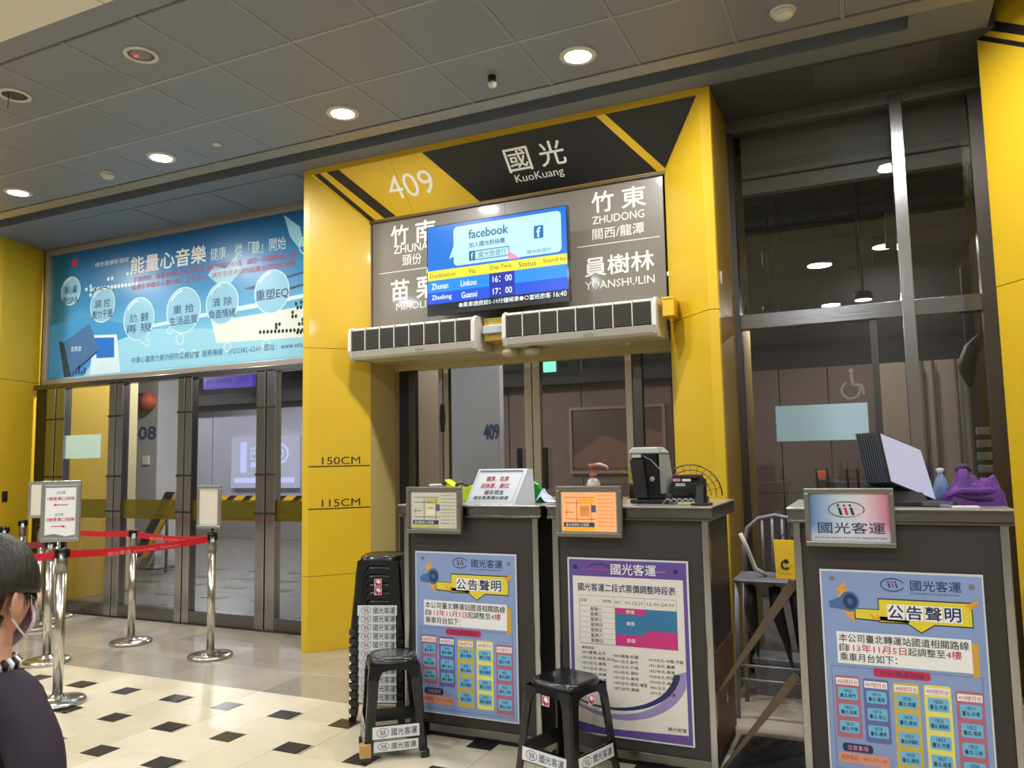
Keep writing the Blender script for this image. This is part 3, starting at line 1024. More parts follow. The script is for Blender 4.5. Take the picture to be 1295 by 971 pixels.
# ================================================================== RIGHT BAY WINDOW
w2 = thing('window_2', None, None, (0, 5.9, 0), kind='structure')
W2 = (0, 5.9, 0)
b = MB(); b.box(-.83, .71, 5.88, 5.98, 2.445, 2.555, STEELX); b.build('transom', w2, W2, bevel=.004)
b = MB(); b.box(.235, .315, 5.84, 5.98, 0, 3.98, STEEL); b.build('mullion', w2, W2, bevel=.004)
b = MB(); b.box(-.875, -.83, 5.88, 5.98, 0, 3.98, DSTEEL); b.build('mullion', w2, W2)
b = MB(); b.box(.03, .075, 5.90, 5.96, 0, 2.445, DSTEEL); b.build('mullion', w2, W2)
b = MB(); b.box(.71, .80, 5.88, 5.98, 0, 3.98, DSTEEL); b.build('mullion', w2, W2)
b = MB(); b.box(-.875, .80, 5.86, 5.98, 3.94, 4.03, mat('trim_dark_grey', (96, 96, 98), .5, .3)); b.build('window_head', w2, W2, bevel=.004)
for (x0, x1, z0, z1) in ((-.83, .235, 2.555, 3.94), (.315, .71, 2.555, 3.94), (-.83, .03, .05, 2.445), (.075, .235, .05, 2.445), (.315, .71, .05, 2.445)):
    b = MB(); b.box(x0, x1, 5.925, 5.935, z0, z1, GL); b.build('glass_pane', w2, W2)
b = MB(); b.box(-.62, -.015, 5.915, 5.919, 1.62, 1.873, FROSTB); b.build('frosted_sticker', w2, W2)
b = MB(); b.box(-.83, .71, 5.89, 5.96, 0, .1, STEELX); b.build('kick_plate', w2, W2)
a = Art((0, 5.924, 0), X_, Z_, 1, 1, gap=.001)
a.N = Vec((0, -1, 0))
wc = glass('etched_mark', (.8, .8, .8), .05, .2, opacity=.35, film=(190, 186, 190))
a.ell(-.105, 2.10, .017, .017, wc, 1, 14)
a.line([(-.105, 2.08), (-.10, 2.0), (-.045, 2.0), (-.03, 1.93)], .018, wc, 1)
a.ring(-.115, 1.965, .065, .065, .014, wc, 1, a0=110, a1=380)
a.build('wheelchair_mark', w2, W2)

# right yellow pillar
pr = thing('yellow_pillar', 'yellow pillar with two black stripes at the right edge', 'pillar', (1.1, 5.3, 0))
RO = (1.1, 5.3, 0)
d_ = Vec((.11, -.173, 0)).normalized()
A0 = Vec((.722, 5.362, 0))
A1 = A0 + d_ * 0.75
for z0, z1 in ((0, .604), (.608, 2.491), (2.495, CEIL + .37)):
    b = MB()
    b.prism([(A0.x, A0.y, z0), (A1.x, A1.y, z0), (A1.x + 1.2, A1.y, z0), (A1.x + 1.2, 5.92, z0), (A0.x + .12, 5.92, z0)], (0, 0, z1 - z0), YEL)
    b.build('pillar_panel', pr, RO, bevel=.0015)
a = Art(A0, d_, Z_, 1, 1)
a.N = Vec((d_.y, -d_.x, 0))
a.poly([(0, 4.067), (.75, 3.543), (.75, 3.517), (0, 4.031)], BLK)
a.poly([(0, 4.173), (.75, 3.642), (.75, 3.589), (0, 4.104)], BLK, 1.5)
ast = a.build('black_stripe', pr, RO)

# ================================================================== OUTSIDE THE GLASS: bus platform
PLAT = mat('platform_floor_grey', (86, 83, 84), .35, var=.1, scale=2)
b = MB(); b.box(-18, 6, 5.72, 13, -.12, -.004, PLAT)
pf = b.build('platform_floor', kind='structure')
for k in range(60):  # dark patches imitating the hall tiles' reflection in the glass
    if k >= 60:
        break
    i, j = k % 12, k // 12
    bb_ = MB(); bb_.box(-10.5 + i * .75 + (j % 2) * .3, -10.2 + i * .75 + (j % 2) * .3, 6.3 + j * .62, 6.45 + j * .62, -.004, .001, mat('reflected_inset', (66, 63, 64), .4))
    bb_.build('reflected_tile', pf)
b = MB(); b.box(-18, 6, 5.95, 13.2, 4.3, 4.4, mat('platform_ceiling', (24, 24, 28), .8, var=.2, scale=2))
pc = b.build('platform_ceiling', kind='structure')
for k in range(9):
    b = MB(); b.box(-18, 6, 6.5 + k * .75, 6.62 + k * .75, 4.05 - .05 * (k % 2), 4.3, mat('beam_dark', (40, 39, 44), .7))
    b.build('ceiling_beam', pc)
for k in range(8):
    b = MB(); x = -7 + k * 1.15
    b.box(x, x + .1, 6.1, 13, 4.12, 4.2, mat('beam_dark', (40, 39, 44), .7))
    b.build('cross_beam', pc)
for k in range(6):
    b = MB(); b.tube([(-16, 7.2 + k * .9, 3.95 - .07 * (k % 3)), (4, 7.2 + k * .9, 3.95 - .07 * (k % 3))], .035 + .015 * (k % 2), mat('pipe_grey', (86, 84, 88), .5, .3), 10)
    o = b.build('ceiling_pipe')
    o['category'] = 'pipe'; o['group'] = 'pipes under the dark platform ceiling'
    o['label'] = 'grey pipe under the dark ceiling beyond the glass, %s' % ['nearest the window', 'second from the window', 'third from the window', 'third from the far wall', 'second from the far wall', 'nearest the far wall'][k]
for (x0, x1, y) in ((-3.2, -1.0, 6.9), (-0.85, 0.1, 7.6), (0.2, 1.3, 7.0)):
    b = MB(); b.box(x0, x1, y, y + .5, 3.3, 3.5, mat('duct_dark', (60, 60, 66), .5, .4)); b.box(x0 + .1, x0 + .13, y + .2, y + .23, 3.5, 4.3, DSTEEL); b.box(x1 - .13, x1 - .1, y + .2, y + .23, 3.5, 4.3, DSTEEL); o = b.build('air_duct', bevel=.01)
    o['category'] = 'duct'; o['group'] = 'dark ducts above the platform'; o['label'] = {-3.2: 'dark rectangular duct hanging outside the gate doors', -0.85: 'dark duct beyond the right window, left of its mullion', 0.2: 'dark duct beyond the right window, right of its mullion'}[x0]
b = MB(); b.box(-.80, .78, 6.10, 6.18, 3.52, 4.03, mat('bulkhead', (112, 108, 106), .6)); b.box(-.80, .78, 6.08, 6.10, 3.63, 3.64, DARK)
b.build('trim_5', kind='structure')

WALLG = mat('far_wall_grey', (150, 148, 166), .6, var=.06, scale=1.2)
WALLB = mat('far_wall_rosy', (96, 74, 70), .55, var=.12, scale=1.0)
wb = thing('wall_back', None, None, (0, 13, 0), kind='structure')
for k, (x0, x1, m) in enumerate([(-18, -14.6, WALLG), (-14.58, -13.2, WALLG), (-13.18, -11.6, WALLG), (-11.58, -9.6, WALLG), (-9.58, -7.6, WALLG), (-7.58, -6.0, WALLB), (-5.98, -4.6, WALLB), (-4.58, -3.0, WALLB), (-2.98, -1.4, WALLB), (-1.38, 6, WALLB)]):
    b = MB(); b.box(x0, x1, 12.95, 13.1, .86, 2.82, m); b.build('wall_panel', wb, (0, 13, 0))
b = MB(); b.box(-18, 6, 13.0, 13.15, 0, 4.4, mat('far_wall_dark', (36, 35, 42), .7)); b.build('wall_base', wb, (0, 13, 0))
b = MB(); b.box(-18, 6, 12.6, 12.9, 2.80, 3.02, mat('beam_dark', (58, 57, 62))); b.build('wall_beam', wb, (0, 13, 0))
# hazard kerb
hz = thing('hazard_kerb', 'low concrete kerb with yellow and black stripes beyond the left glass', 'kerb', (-10, 12.8, 0))
b = MB(); b.box(-17, -2, 12.7, 12.95, 0, .86, mat('kerb_grey', (120, 116, 116), .7)); b.build('kerb_body', hz, (-10, 12.8, 0))
a = Art((-17, 12.7, .87), X_, Zd, 15, .14)
a.rect(0, 0, 1, 1, mat('hazard_yellow', (226, 168, 40), .5))
for k in range(34):
    x = k / 34
    a.poly([(x + .012, 0), (x + .025, 0), (x + .013, 1), (x, 1)], BLK, 2)
a.build('stripe_band', hz, (-10, 12.8, 0))
# side walls seen behind the glass
b = MB(); b.box(-8.75, -8.55, 5.95, 6.78, 0, 4.3, mat('outer_yellow_wall', (176, 142, 50), .5, var=.05, scale=1.5)); b.build('wall_left', kind='structure')
b = MB(); b.box(-8.9, -8.58, 6.78, 7.15, 0, 4.3, mat('outer_tan_wall', (178, 164, 126), .5, var=.05, scale=1.5)); b.build('trim_6', kind='structure')
b = MB(); b.box(-4.25, -3.92, 6.1, 6.95, 0, 4.3, mat('outer_beige_wall', (178, 160, 136), .5, var=.05, scale=1.5)); b.build('trim_7', kind='structure')
b = MB(); b.box(-1.26, -.90, 6.1, 6.9, 0, 4.3, mat('outer_olive_wall', (126, 108, 60), .5, var=.05, scale=1.5)); b.build('trim_8', kind='structure')
CONC = mat('painted_concrete', (172, 170, 174), .55, var=.05, scale=2)


def numbered(x0, x1, y, txt, tx0, tx1, tz0, tz1, lab):
    t = thing('concrete_pillar', lab, 'pillar', ((x0 + x1) / 2, y + .3, 0))
    O = ((x0 + x1) / 2, y + .3, 0)
    b = MB(); b.box(x0, x1, y, y + (.6 if txt == '408' else .12), 0, 4.3, CONC); b.build('shaft', t, O, bevel=.02)
    a = Art((0, y, 0), X_, Z_, 1, 1); a.N = Vec((0, -1, 0))
    T(a, txt, tx0, tz1, tx1, tz0, NAVYP, 2, .03)
    a.build('painted_number', t, O)
    return t, O


t, O = numbered(-10.45, -9.76, 8.5, '408', -10.36, -9.80, 1.93, 2.12, 'grey concrete pillar painted 408 beyond the left glass')
b = MB(); b.tube([(-10.25, 8.44, 2.50), (-9.95, 8.44, 2.50)], .13, BLACKM, 16); b.build('black_drum', t, O)
b = MB(); b.tube([(-9.97, 8.44, 2.50), (-9.86, 8.44, 2.50), (-9.78, 8.44, 2.50)], [.13, .13, .05], mat('orange_cover', (190, 84, 60), .5), 16); b.build('orange_end', t, O)
b = MB(); b.box(-10.05, -9.92, 8.48, 8.5, 1.55, 1.68, WHITE); b.build('paper_notice', t, O)
numbered(-4.73, -4.05, 8.5, '409', -4.27, -4.07, 1.77, 1.95, 'pale concrete pillar painted 409 behind the gate doors')
# purple hanging sign, exit light, glowing panel for a light pool
hs = thing('hanging_sign', 'purple lit hanging direction sign beyond the left glass doors', 'sign', (-12.8, 12.0, 3.2))
HO = (-12.8, 12.0, 3.2)
b = MB(); b.box(-12.45, -11.15, 11.95, 12.05, 3.07, 3.40, mat('sign_purple', (84, 60, 170), .4, emit=.9)); b.build('lit_panel', hs, HO)
a = Art((-12.45, 11.95, 3.40), X_, Zd, 1.3, .33)
a.text('國道客運候車月台', .06, .35, .6, .7, mat('sign_dark_purple', (40, 24, 110), .4), 2); a.rect(.68, .05, .685, .95, mat('sign_dark_purple', (40, 24, 110)), 2); a.text('出口', .74, .35, .92, .7, mat('sign_dark_purple', (40, 24, 110)), 2)
a.build('sign_lettering', hs, HO)
for x in (-12.3, -11.3):
    b = MB(); b.tube([(x, 12, 3.4), (x, 12, 4.3)], .012, DSTEEL, 8); b.build('hanger_rod', hs, HO)
def platform_light(x, y, z, p, lab, r=.16, col=(1, .98, .94)):
    t = thing('platform_light', lab, 'light', (x, y, z), group='round lights over the bus platform')
    b = MB(); b.lathe([(r * 1.1, .06), (r * 1.12, 0), (r * 1.0, -.01)], BLACKM); b.build('can', t)
    b = MB(); b.tube([(0, 0, .05), (0, 0, 4.3 - z)], .01, BLACKM, 6); b.build('hanger_rod', t)
    b = MB(); b.lathe([(.001, -.012), (r, -.012)], mat('platform_glow', (250, 250, 255), .5, emit=7)); b.build('lens', t)
    if p:
        lamp('AREA', (x, y, z - .03), p, r * 2, col)
platform_light(-10.9, 10.9, 3.35, 105, 'round light beyond the left glass under the purple sign', .14)
platform_light(.22, 8.4, 3.55, 13, 'bright round light behind the steel mullion at right', .11)
platform_light(-.72, 6.9, 2.72, 6, 'small round light at the left of the right window', .06)
platform_light(-2.3, 9.5, 3.8, 90, 'added round lamp over the platform behind the gate doors', .14, (1, .84, .76))  # unseen lamp added to brighten the platform beyond the doors
platform_light(-6.2, 9.8, 3.8, 120, 'added round lamp over the platform between the two numbered pillars', .14)  # added out of view to light the middle of the platform
platform_light(-7.6, 7.1, 3.8, 110, 'added round lamp over the platform next to the yellow side wall', .14)  # added out of sight to brighten the yellow side wall
platform_light(-13.6, 11.2, 3.8, 90, 'added round lamp over the platform at its far left', .14)  # unseen, added to lift the far left wall
platform_light(-3.1, 7.2, 3.8, 40, 'added round lamp just outside the gate doors', .12)  # unseen, added to light the space by the doors
platform_light(.0, 7.6, 2.9, 14, 'round light above the blue frosted sticker', .07, (1, .86, .78))
pool = thing('wall_light_pool', 'glowing panel imitating a light pool and reflected text on the far wall', 'sign', (-11.5, 12.9, 1.5))  # emissive panel stands in for a pool of light and reflected lettering
b = MB(); b.box(-12.55, -10.75, 12.86, 12.94, 1.02, 2.1, mat('pool_glow', (200, 204, 226), .4, emit=.6)); b.build('lit_panel', pool, (-11.5, 12.9, 1.5))
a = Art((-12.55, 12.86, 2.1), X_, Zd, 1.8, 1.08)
vio = mat('reflected_violet', (196, 196, 250), .4, emit=1.0)
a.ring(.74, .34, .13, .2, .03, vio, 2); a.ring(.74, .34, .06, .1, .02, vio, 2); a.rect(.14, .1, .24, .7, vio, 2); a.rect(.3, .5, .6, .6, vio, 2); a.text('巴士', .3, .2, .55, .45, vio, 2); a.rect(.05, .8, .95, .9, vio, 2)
a.build('picture', pool, (-11.5, 12.9, 1.5))
ex = thing('exit_sign', 'small green lit exit sign seen through the gate doors', 'sign', (-3.55, 9.1, 2.9))
XO = (-3.55, 9.1, 2.9)
b = MB(); b.box(-3.68, -3.52, 9.0, 9.03, 2.60, 2.76, mat('exit_green', (120, 240, 190), .4, emit=1.6)); b.build('lit_panel', ex, XO)
b = MB(); b.box(-3.72, -3.20, 9.03, 9.10, 2.55, 2.80, BLACKM); b.build('case', ex, XO)
b = MB(); b.tube([(-3.45, 9.06, 2.80), (-3.45, 9.06, 4.3)], .012, BLACKM, 6); b.build('hanger_rod', ex, XO)
pic = thing('wall_picture', 'large framed brown landscape picture behind the gate doors', 'picture', (-3.6, 12.9, 2))
b = MB(); b.box(-4.75, -3.15, 12.9, 12.94, 1.3, 2.35, mat('picture_brown', (74, 48, 46), .3, var=.2, scale=.8)); b.build('panel', pic, (-3.6, 12.9, 2))
b = MB()
for q in ((-4.8, -3.1, 2.35, 2.4), (-4.8, -3.1, 1.25, 1.3), (-4.8, -4.75, 1.3, 2.35), (-3.15, -3.1, 1.3, 2.35)):
    b.box(q[0], q[1], 12.86, 12.94, q[2], q[3], mat('picture_frame', (132, 100, 84), .4))
b.build('frame', pic, (-3.6, 12.9, 2))
b = MB(); b.prism([(-4.75, 12.89, 1.55), (-4.2, 12.89, 1.9), (-3.75, 12.89, 1.75), (-3.4, 12.89, 2.0), (-3.15, 12.89, 1.9), (-3.15, 12.89, 1.35), (-4.75, 12.89, 1.35)], (0, .008, 0), mat('picture_hills', (104, 66, 54), .4)); b.build('printed_hills', pic, (-3.6, 12.9, 2))

# inner wall behind the right window: pipes, panels, louvre
wr = thing('wall_right', None, None, (0, 9, 0), kind='structure')
RWM = mat('right_wall_brown', (102, 86, 84), .5, var=.1, scale=1.0)
for x0, x1 in ((-1.4, -.9), (-.89, -.4), (-.39, .1), (.11, .6), (.61, 1.2)):
    for z0, z1 in ((0, 1.1), (1.11, 2.45)):
        b = MB(); b.box(x0, x1, 9.0, 9.1, z0, z1, RWM if x1 < .3 else mat('right_wall_beige', (150, 136, 122), .5, var=.08, scale=1.0)); b.build('wall_panel', wr, (0, 9, 0), bevel=.004)
b = MB(); b.box(-1.4, 1.4, 9.05, 9.15, 2.45, 4.3, mat('far_wall_dark', (60, 58, 64))); b.build('upper_wall', wr, (0, 9, 0))
for i, x in enumerate((.50, .60, .80, .90)):
    b = MB(); b.tube([(x, 8.93, 0), (x, 8.93, 2.45)], .014, mat('pipe_brown', (70, 60, 56), .5, .3), 8)
    o = b.build('conduit'); o['category'] = 'pipe'; o['group'] = 'conduits on the brown wall'; o['label'] = 'thin vertical conduit on the wall behind the right window, %s' % ['leftmost of four', 'second from left', 'third from left', 'rightmost of four'][i]
vp = thing('wall_vent', 'grey louvred vent at the right behind the window', 'vent', (1.0, 8.0, 1.0))
for k in range(7):
    b = MB(); b.box(.84, 1.0, 7.98, 8.05, 1.0 + k * .11, 1.07 + k * .11, mat('vent_grey', (122, 122, 128), .4, .4)); b.build('louver_slat', vp, (1.0, 8.0, 1.0), bevel=.01)
b = MB(); b.box(.82, 1.12, 8.05, 8.2, .9, 3.2, BLACKM); b.build('dark_case', vp, (1.0, 8.0, 1.0))
b = MB(); b.tube([(.84, 7.2, 2.44), (.77, 7.2, 2.34), (.72, 7.2, 2.2), (.74, 7.2, 2.04)], [.03, .06, .07, .02], BLACKM, 12)
b.tube([(.84, 7.2, 2.42), (.84, 7.2, 4.3)], .008, BLACKM, 6)
o = b.build('hanging_bag'); o['category'] = 'bag'; o['label'] = 'dark bundle hanging behind the right window near the yellow pillar'
cbx = thing('storage_box', 'pale pink cardboard box behind the glass between the counters', 'box', (-1.1, 7.2, 0))
b = MB(); b.box(-1.30, -1.07, 7.2, 7.4, .92, 1.12, mat('box_pink', (206, 172, 160), .6)); b.build('box_body', cbx, (-1.1, 7.2, 0), bevel=.004)
b = MB(); b.box(-1.31, -1.06, 7.19, 7.41, 1.10, 1.15, mat('box_lid_pink', (224, 190, 208), .6)); b.build('lid', cbx, (-1.1, 7.2, 0), bevel=.004)
b = MB(); b.box(-1.28, -1.09, 7.22, 7.38, 0, .92, mat('crate_dark', (60, 60, 64), .6)); b.build('stand', cbx, (-1.1, 7.2, 0))
b = MB(); b.box(-.55, -.42, 8.6, 8.7, 1.27, 1.35, mat('orange_plastic', (220, 90, 50), .4)); b.box(-.56, -.41, 8.6, 8.98, 1.24, 1.27, DSTEEL); o = b.build('orange_case', bevel=.006); o['category'] = 'box'; o['label'] = 'small orange case on a bracket on the brown wall'
bar = thing('hazard_barrier', 'yellow and black striped barrier board beyond the left glass doors', 'barrier', (-9.4, 8.7, 0))
b = MB(); b.prism([(-10.0, 8.3, 0.2), (-9.85, 8.3, 0.2), (-9.2, 8.3, 1.15), (-9.35, 8.3, 1.15)], (0, .04, 0), BLACKM); b.build('board', bar, (-9.4, 8.7, 0))
b = MB(); b.prism([(-9.8, 8.3, 0.2), (-9.72, 8.3, 0.2), (-9.07, 8.3, 1.15), (-9.15, 8.3, 1.15)], (0, .04, 0), mat('hazard_yellow', (226, 168, 40))); b.build('yellow_edge', bar, (-9.4, 8.7, 0))
b = MB(); b.tube([(-9.35, 8.34, 0), (-9.35, 8.34, 1.1)], .02, DSTEEL, 8); b.build('post', bar, (-9.4, 8.7, 0))

# ================================================================== COUNTERS
YC = 3.92
DEP = 0.66


def counter(x0, x1, lab, side_low=False):
    t = thing('service_counter', lab, 'counter', ((x0 + x1) / 2, YC + DEP / 2, 0), group='brown counters in front of the gate')
    O = ((x0 + x1) / 2, YC + DEP / 2, 0)
    b = MB(); b.box(x0 + .02, x1 - .02, YC + .012, YC + DEP - .01, .05, 1.21, BROWN); b.build('body', t, O)
    for xa in (x0, x1 - .035):
        b = MB(); b.box(xa, xa + .035, YC, YC + .035, .0, 1.215, STEEL); b.build('corner_post', t, O, bevel=.006)
    b = MB(); b.box(x0 + .035, x1 - .035, YC + .004, YC + .03, .03, .075, STEELX); b.build('base_trim', t, O, bevel=.003)
    b = MB(); b.box(x0 + .02, x1 - .02, YC + .03, YC + DEP - .03, 0, .05, BLACKM); b.build('plinth', t, O)
    b = MB()
    b.prism([(x0 - .02, YC - .02, 1.213), (x0 - .02, YC + DEP, 1.213), (x0 - .02, YC + DEP, 1.275), (x0 - .02, YC - .02, 1.275), (x0 - .02, YC - .02, 1.268), (x0 - .02, YC - .006, 1.262), (x0 - .02, YC - .006, 1.226), (x0 - .02, YC - .02, 1.220)], (x1 - x0 + .04, 0, 0), STEELX)
    b.build('worktop', t, O)
    b = MB(); b.box(x0 - .024, x1 + .024, YC - .028, YC + DEP, 1.2755, 1.2825, mat('worktop_edge', (196, 194, 188), .3, .8)); b.build('top_sheet', t, O, bevel=.002)
    if side_low:
        b = MB(); b.box(x1 - .019, x1 - .012, YC + .05, YC + DEP - .03, .06, .56, mat('wood_brown', (92, 60, 34), .5, var=.2, scale=3, stretch=(1, 1, .1))); b.build('side_door', t, O)
        b = MB(); b.box(x1 - .012, x1 - .006, YC + .32, YC + .37, .26, .36, STEEL); b.build('latch_plate', t, O)
    return t


counter(-2.50, -1.655, 'left brown counter with the blue notice, beside the stool stack')
counter(-1.575, -.75, 'middle brown counter with the purple fare poster on its front', True)
counter(-.36, .505, 'right brown counter with the router and purple jacket on top')
TOPZ = 1.2825

# ---- notice posters
NAVY = mat('ink_navy', (34, 44, 92), .45)
INK = mat('ink_black', (34, 32, 36), .45)
PBLUE = mat('notice_blue', (134, 156, 202), .4, var=.05, scale=3)
PYEL = mat('notice_yellow', (226, 206, 56), .4)
PWHT = mat('notice_white', (236, 236, 236), .4)
PGOLD = mat('notice_gold', (206, 160, 60), .4)
PORG = mat('notice_orange', (226, 160, 50), .4)
PMEG = mat('notice_megaphone', (66, 108, 160), .4)
PMEG2 = mat('notice_megaphone_dark', (36, 56, 100), .4)
CELL = mat('notice_cell', (110, 182, 222), .4)
PROSE = mat('notice_rose', (176, 104, 122), .4)
PPUR = mat('notice_purple', (100, 104, 164), .4)
PGLD2 = mat('notice_mustard', (206, 176, 70), .4)
PLYEL = mat('notice_lemon', (232, 222, 110), .4)
CRIM = mat('notice_crimson', (196, 40, 80), .4)


def logo(a, cx, cy, rx, ry, L=3, ink=None, tail=True):
    ink = ink or NAVY
    a.ring(cx, cy, rx, ry, rx * .09, ink, L, a0=20, a1=340)
    for k, m in enumerate((NAVY, CRIM, NAVY)):
        x = cx - rx * .32 + k * rx * .3
        a.ell(x - rx * .03, cy - ry * .42, rx * .09, ry * .13, m, L + .5, 12)
        a.poly([(x - rx * .06, cy - ry * .2), (x + rx * .08, cy - ry * .2), (x + rx * .17, cy + ry * .42), (x + rx * .03, cy + ry * .42)], m, L + .5)


def notice(x0, z1, w, h, lab):
    t = thing('notice_poster', lab, 'poster', (x0 + w / 2, YC, z1 - h), group='blue notices on the counters')
    O = (x0 + w / 2, YC, z1 - h)
    b = MB(); b.box(x0, x0 + w, YC + .001, YC + .011, z1 - h, z1, mat('acrylic_edge', (208, 212, 214), .2, coat=.5)); b.build('backing_board', t, O, bevel=.002)
    a = Art((x0, YC + .001, z1), X_, Zd, w, h, gap=.0006)
    a.rect(.012, .01, .988, .99, PBLUE)
    logo(a, .46, .065, .075, .033)
    a.text('國光客運', .57, .038, .87, .088, NAVY, 3, .004)
    a.text('KUO-KUANG MOTOR TRANSPORT', .57, .097, .86, .106, NAVY, 3)
    for x, y in ((.08, .045), (.93, .06)):
        a.ell(x, y, .018, .013, mat('screw_grey', (150, 150, 150), .3, .8), 3, 14)
    # megaphone and bolts
    a.poly([(.18, .05), (.10, .10), (.13, .115), (.09, .16), (.19, .10), (.15, .09)], PORG, 3)
    a.poly([(.10, .17), (.22, .265), (.20, .215), (.235, .225), (.16, .165)], PORG, 3)
    a.poly([(.05, .16), (.17, .12), (.17, .20), (.06, .19)], PMEG, 4)
    a.ell(.185, .155, .062, .05, PMEG, 5); a.ell(.19, .155, .045, .038, PMEG2, 6); a.ell(.19, .155, .018, .015, PMEG, 7)
    # banner
    for L, off, m in ((3, .006, INK), (3.5, 0, PYEL)):
        a.poly([(.22 - off, .19 - off * .6), (.37 - off, .19 - off * .6), (.37 - off, .22), (.55, .22), (.55, .245 + off), (.22 - off, .235 + off)], m, L)
        a.poly([(.37 - off, .138 - off), (.92 + off, .138 - off), (.92 + off, .245 + off), (.70, .245 + off), (.62, .285 + off), (.54, .245 + off), (.37 - off, .245 + off)], m, L)
    a.poly([(.88, .15), (.97, .115), (.96, .135), (.90, .18), (.91, .155)], PORG, 5)
    a.poly([(.30, .20), (.36, .235), (.33, .24)], PORG, 5); a.poly([(.35, .20), (.375, .235), (.36, .235)], PORG, 5)
    for k, ch in enumerate('公告聲明'):
        x = .425 + k * .113
        a.rect(x - .006, .158, x + .1, .232, PWHT, 5)
        a.text(ch, x, .163, x + .092, .227, NAVY, 6, .012)
    a.poly([(.12, .32), (.945, .32), (.945, .475), (.90, .482), (.90, .325)], PGOLD, 3)
    a.rect(.09, .305, .905, .46, PWHT, 4)
    a.text('本公司臺北轉運站國道相關路線', .105, .315, .89, .355, INK, 5, .006)
    a.text('自', .105, .362, .155, .40, INK, 5, .006)
    a.text('113年11月5日', .16, .362, .52, .40, CRIM, 5, .006)
    a.text('起調整至', .53, .362, .75, .40, INK, 5, .006)
    a.text('4樓', .755, .362, .845, .40, CRIM, 5, .006)
    a.text('乘車月台如下：', .105, .408, .46, .448, INK, 5, .006)
    a.frame(.045, .475, .955, .972, .004, PPUR, 2)
    a.rect(.31, .472, .655, .512, CRIM, 4, r=.02)
    a.text('月台/票選路線', .35, .480, .615, .505, NAVY, 5)
    cols = [('406號月台', .062, PROSE, .52, .82, 3), ('407號月台', .24, PPUR, .525, .83, 3), ('408號月台', .425, PGLD2, .53, .94, 4), ('409號月台', .61, PLYEL, .53, .94, 4), ('410號月台', .795, PROSE, .545, .955, 4)]
    rts = [['1820', '1821', '1822'], ['1813', '1815', '1818'], ['1820', '1824', '1833', '1838'], ['1820', '1822', '1823', '1827'], ['1811', '1822', '1825', '1828']]
    nm = [['臺北-新竹', '臺北-苗栗', '臺北-竹東'], ['臺北-基隆', '臺北-金山', '臺北-羅東'], ['臺北-桃園', '臺北-員林', '臺北-阿羅哈', '臺北-頭份'], ['臺北-竹南', '臺北-員樹林', '臺北-竹東', '臺北-龍潭'], ['臺北-中壢', '臺北-南崁', '臺北-三峽', '臺北-大溪']]
    for c, (hd, x, m, y0, y1, n) in enumerate(cols):
        a.rect(x, y0, x + .158, y1, m, 3, r=.015)
        a.rect(x + .008, y0 + .012, x + .15, y0 + .045, PWHT, 4)
        a.text(hd, x + .014, y0 + .018, x + .144, y0 + .040, CRIM, 5)
        step = (y1 - y0 - .06) / n
        for k in range(n):
            yy = y0 + .058 + k * step
            a.rect(x + .018, yy, x + .142, yy + step * .72, CELL, 4, r=.012)
            a.text(rts[c][k], x + .055, yy + step * .1, x + .105, yy + step * .28, INK, 5)
            a.text(nm[c][k], x + .03, yy + step * .36, x + .13, yy + step * .6, INK, 5, .004)
    a.rect(.09, .845, .28, .885, NAVY, 4, r=.02); a.text('注意事項', .12, .853, .25, .877, mat('pinkish', (226, 160, 170), .4), 5)
    a.rect(.06, .89, .38, .94, mat('notice_salmon', (214, 150, 120), .4), 4, r=.02); a.text('服務電話：0800-010-138', .08, .90, .36, .925, CRIM, 5)
    a.build('printed_notice', t, O)
    b = MB()
    return t


notice(-2.425, 1.017, .638, .888, 'blue announcement notice on the left counter')
notice(-.255, 1.003, .652, .90, 'blue announcement notice on the right counter')

# purple fare poster
fp = thing('fare_poster', 'white and purple fare table poster on the middle counter', 'poster', (-1.17, YC, .13))
FO = (-1.17, YC, .13)
x0, z1, w, h = -1.492, 1.014, .634, .885
b = MB(); b.box(x0, x0 + w, YC + .001, YC + .011, z1 - h, z1, mat('acrylic_edge', (208, 212, 214))); b.build('backing_board', fp, FO, bevel=.002)
a = Art((x0, YC + .001, z1), X_, Zd, w, h, gap=.0006)
PUR = mat('fare_purple', (96, 72, 148), .4, var=.08, scale=4)
PURL = mat('fare_lilac', (150, 132, 186), .4)
PAPER = mat('fare_paper', (222, 216, 208), .4)
MAG = mat('fare_magenta', (196, 46, 122), .4)
TEAL = mat('fare_blue', (48, 116, 160), .4)
a.rect(.015, .01, .985, .99, PUR)
a.rect(.045, .105, .955, .985, PAPER, 2)
for x, y in ((.07, .055), (.9, .06)):
    a.ell(x, y, .02, .014, NAVY, 3, 14)
a.rect(.17, .062, .38, .068, MAG, 3); a.ring(.27, .055, .09, .025, .01, NAVY, 3, a0=180, a1=360)
a.text('國光客運', .375, .028, .745, .09, WHITE, 3, .006)
a.rect(.75, .062, .82, .068, PURL, 3)
a.text('國光客運二段式票價調整時段表', .09, .145, .895, .19, NAVY, 3, .01)
a.frame(.095, .215, .90, .49, .003, PURL, 3)
a.line([(.395, .215), (.395, .275)], .003, PURL, 3); a.line([(.645, .215), (.645, .275)], .003, PURL, 3); a.line([(.095, .275), (.395, .275)], .003, PURL, 3)
a.text('日期', .105, .235, .16, .253, INK, 3); a.text('時間', .30, .235, .37, .253, INK, 3)
a.text('00：01-12:29', .40, .236, .635, .254, INK, 3); a.text('12:30-24:00', .665, .236, .88, .254, INK, 3)
a.rect(.397, .277, .898, .488, TEAL, 3)
a.poly([(.397, .277), (.647, .277), (.647, .31), (.397, .31)], MAG, 4)
a.poly([(.397, .425), (.647, .425), (.647, .395), (.898, .395), (.898, .488), (.397, .488)], MAG, 4)
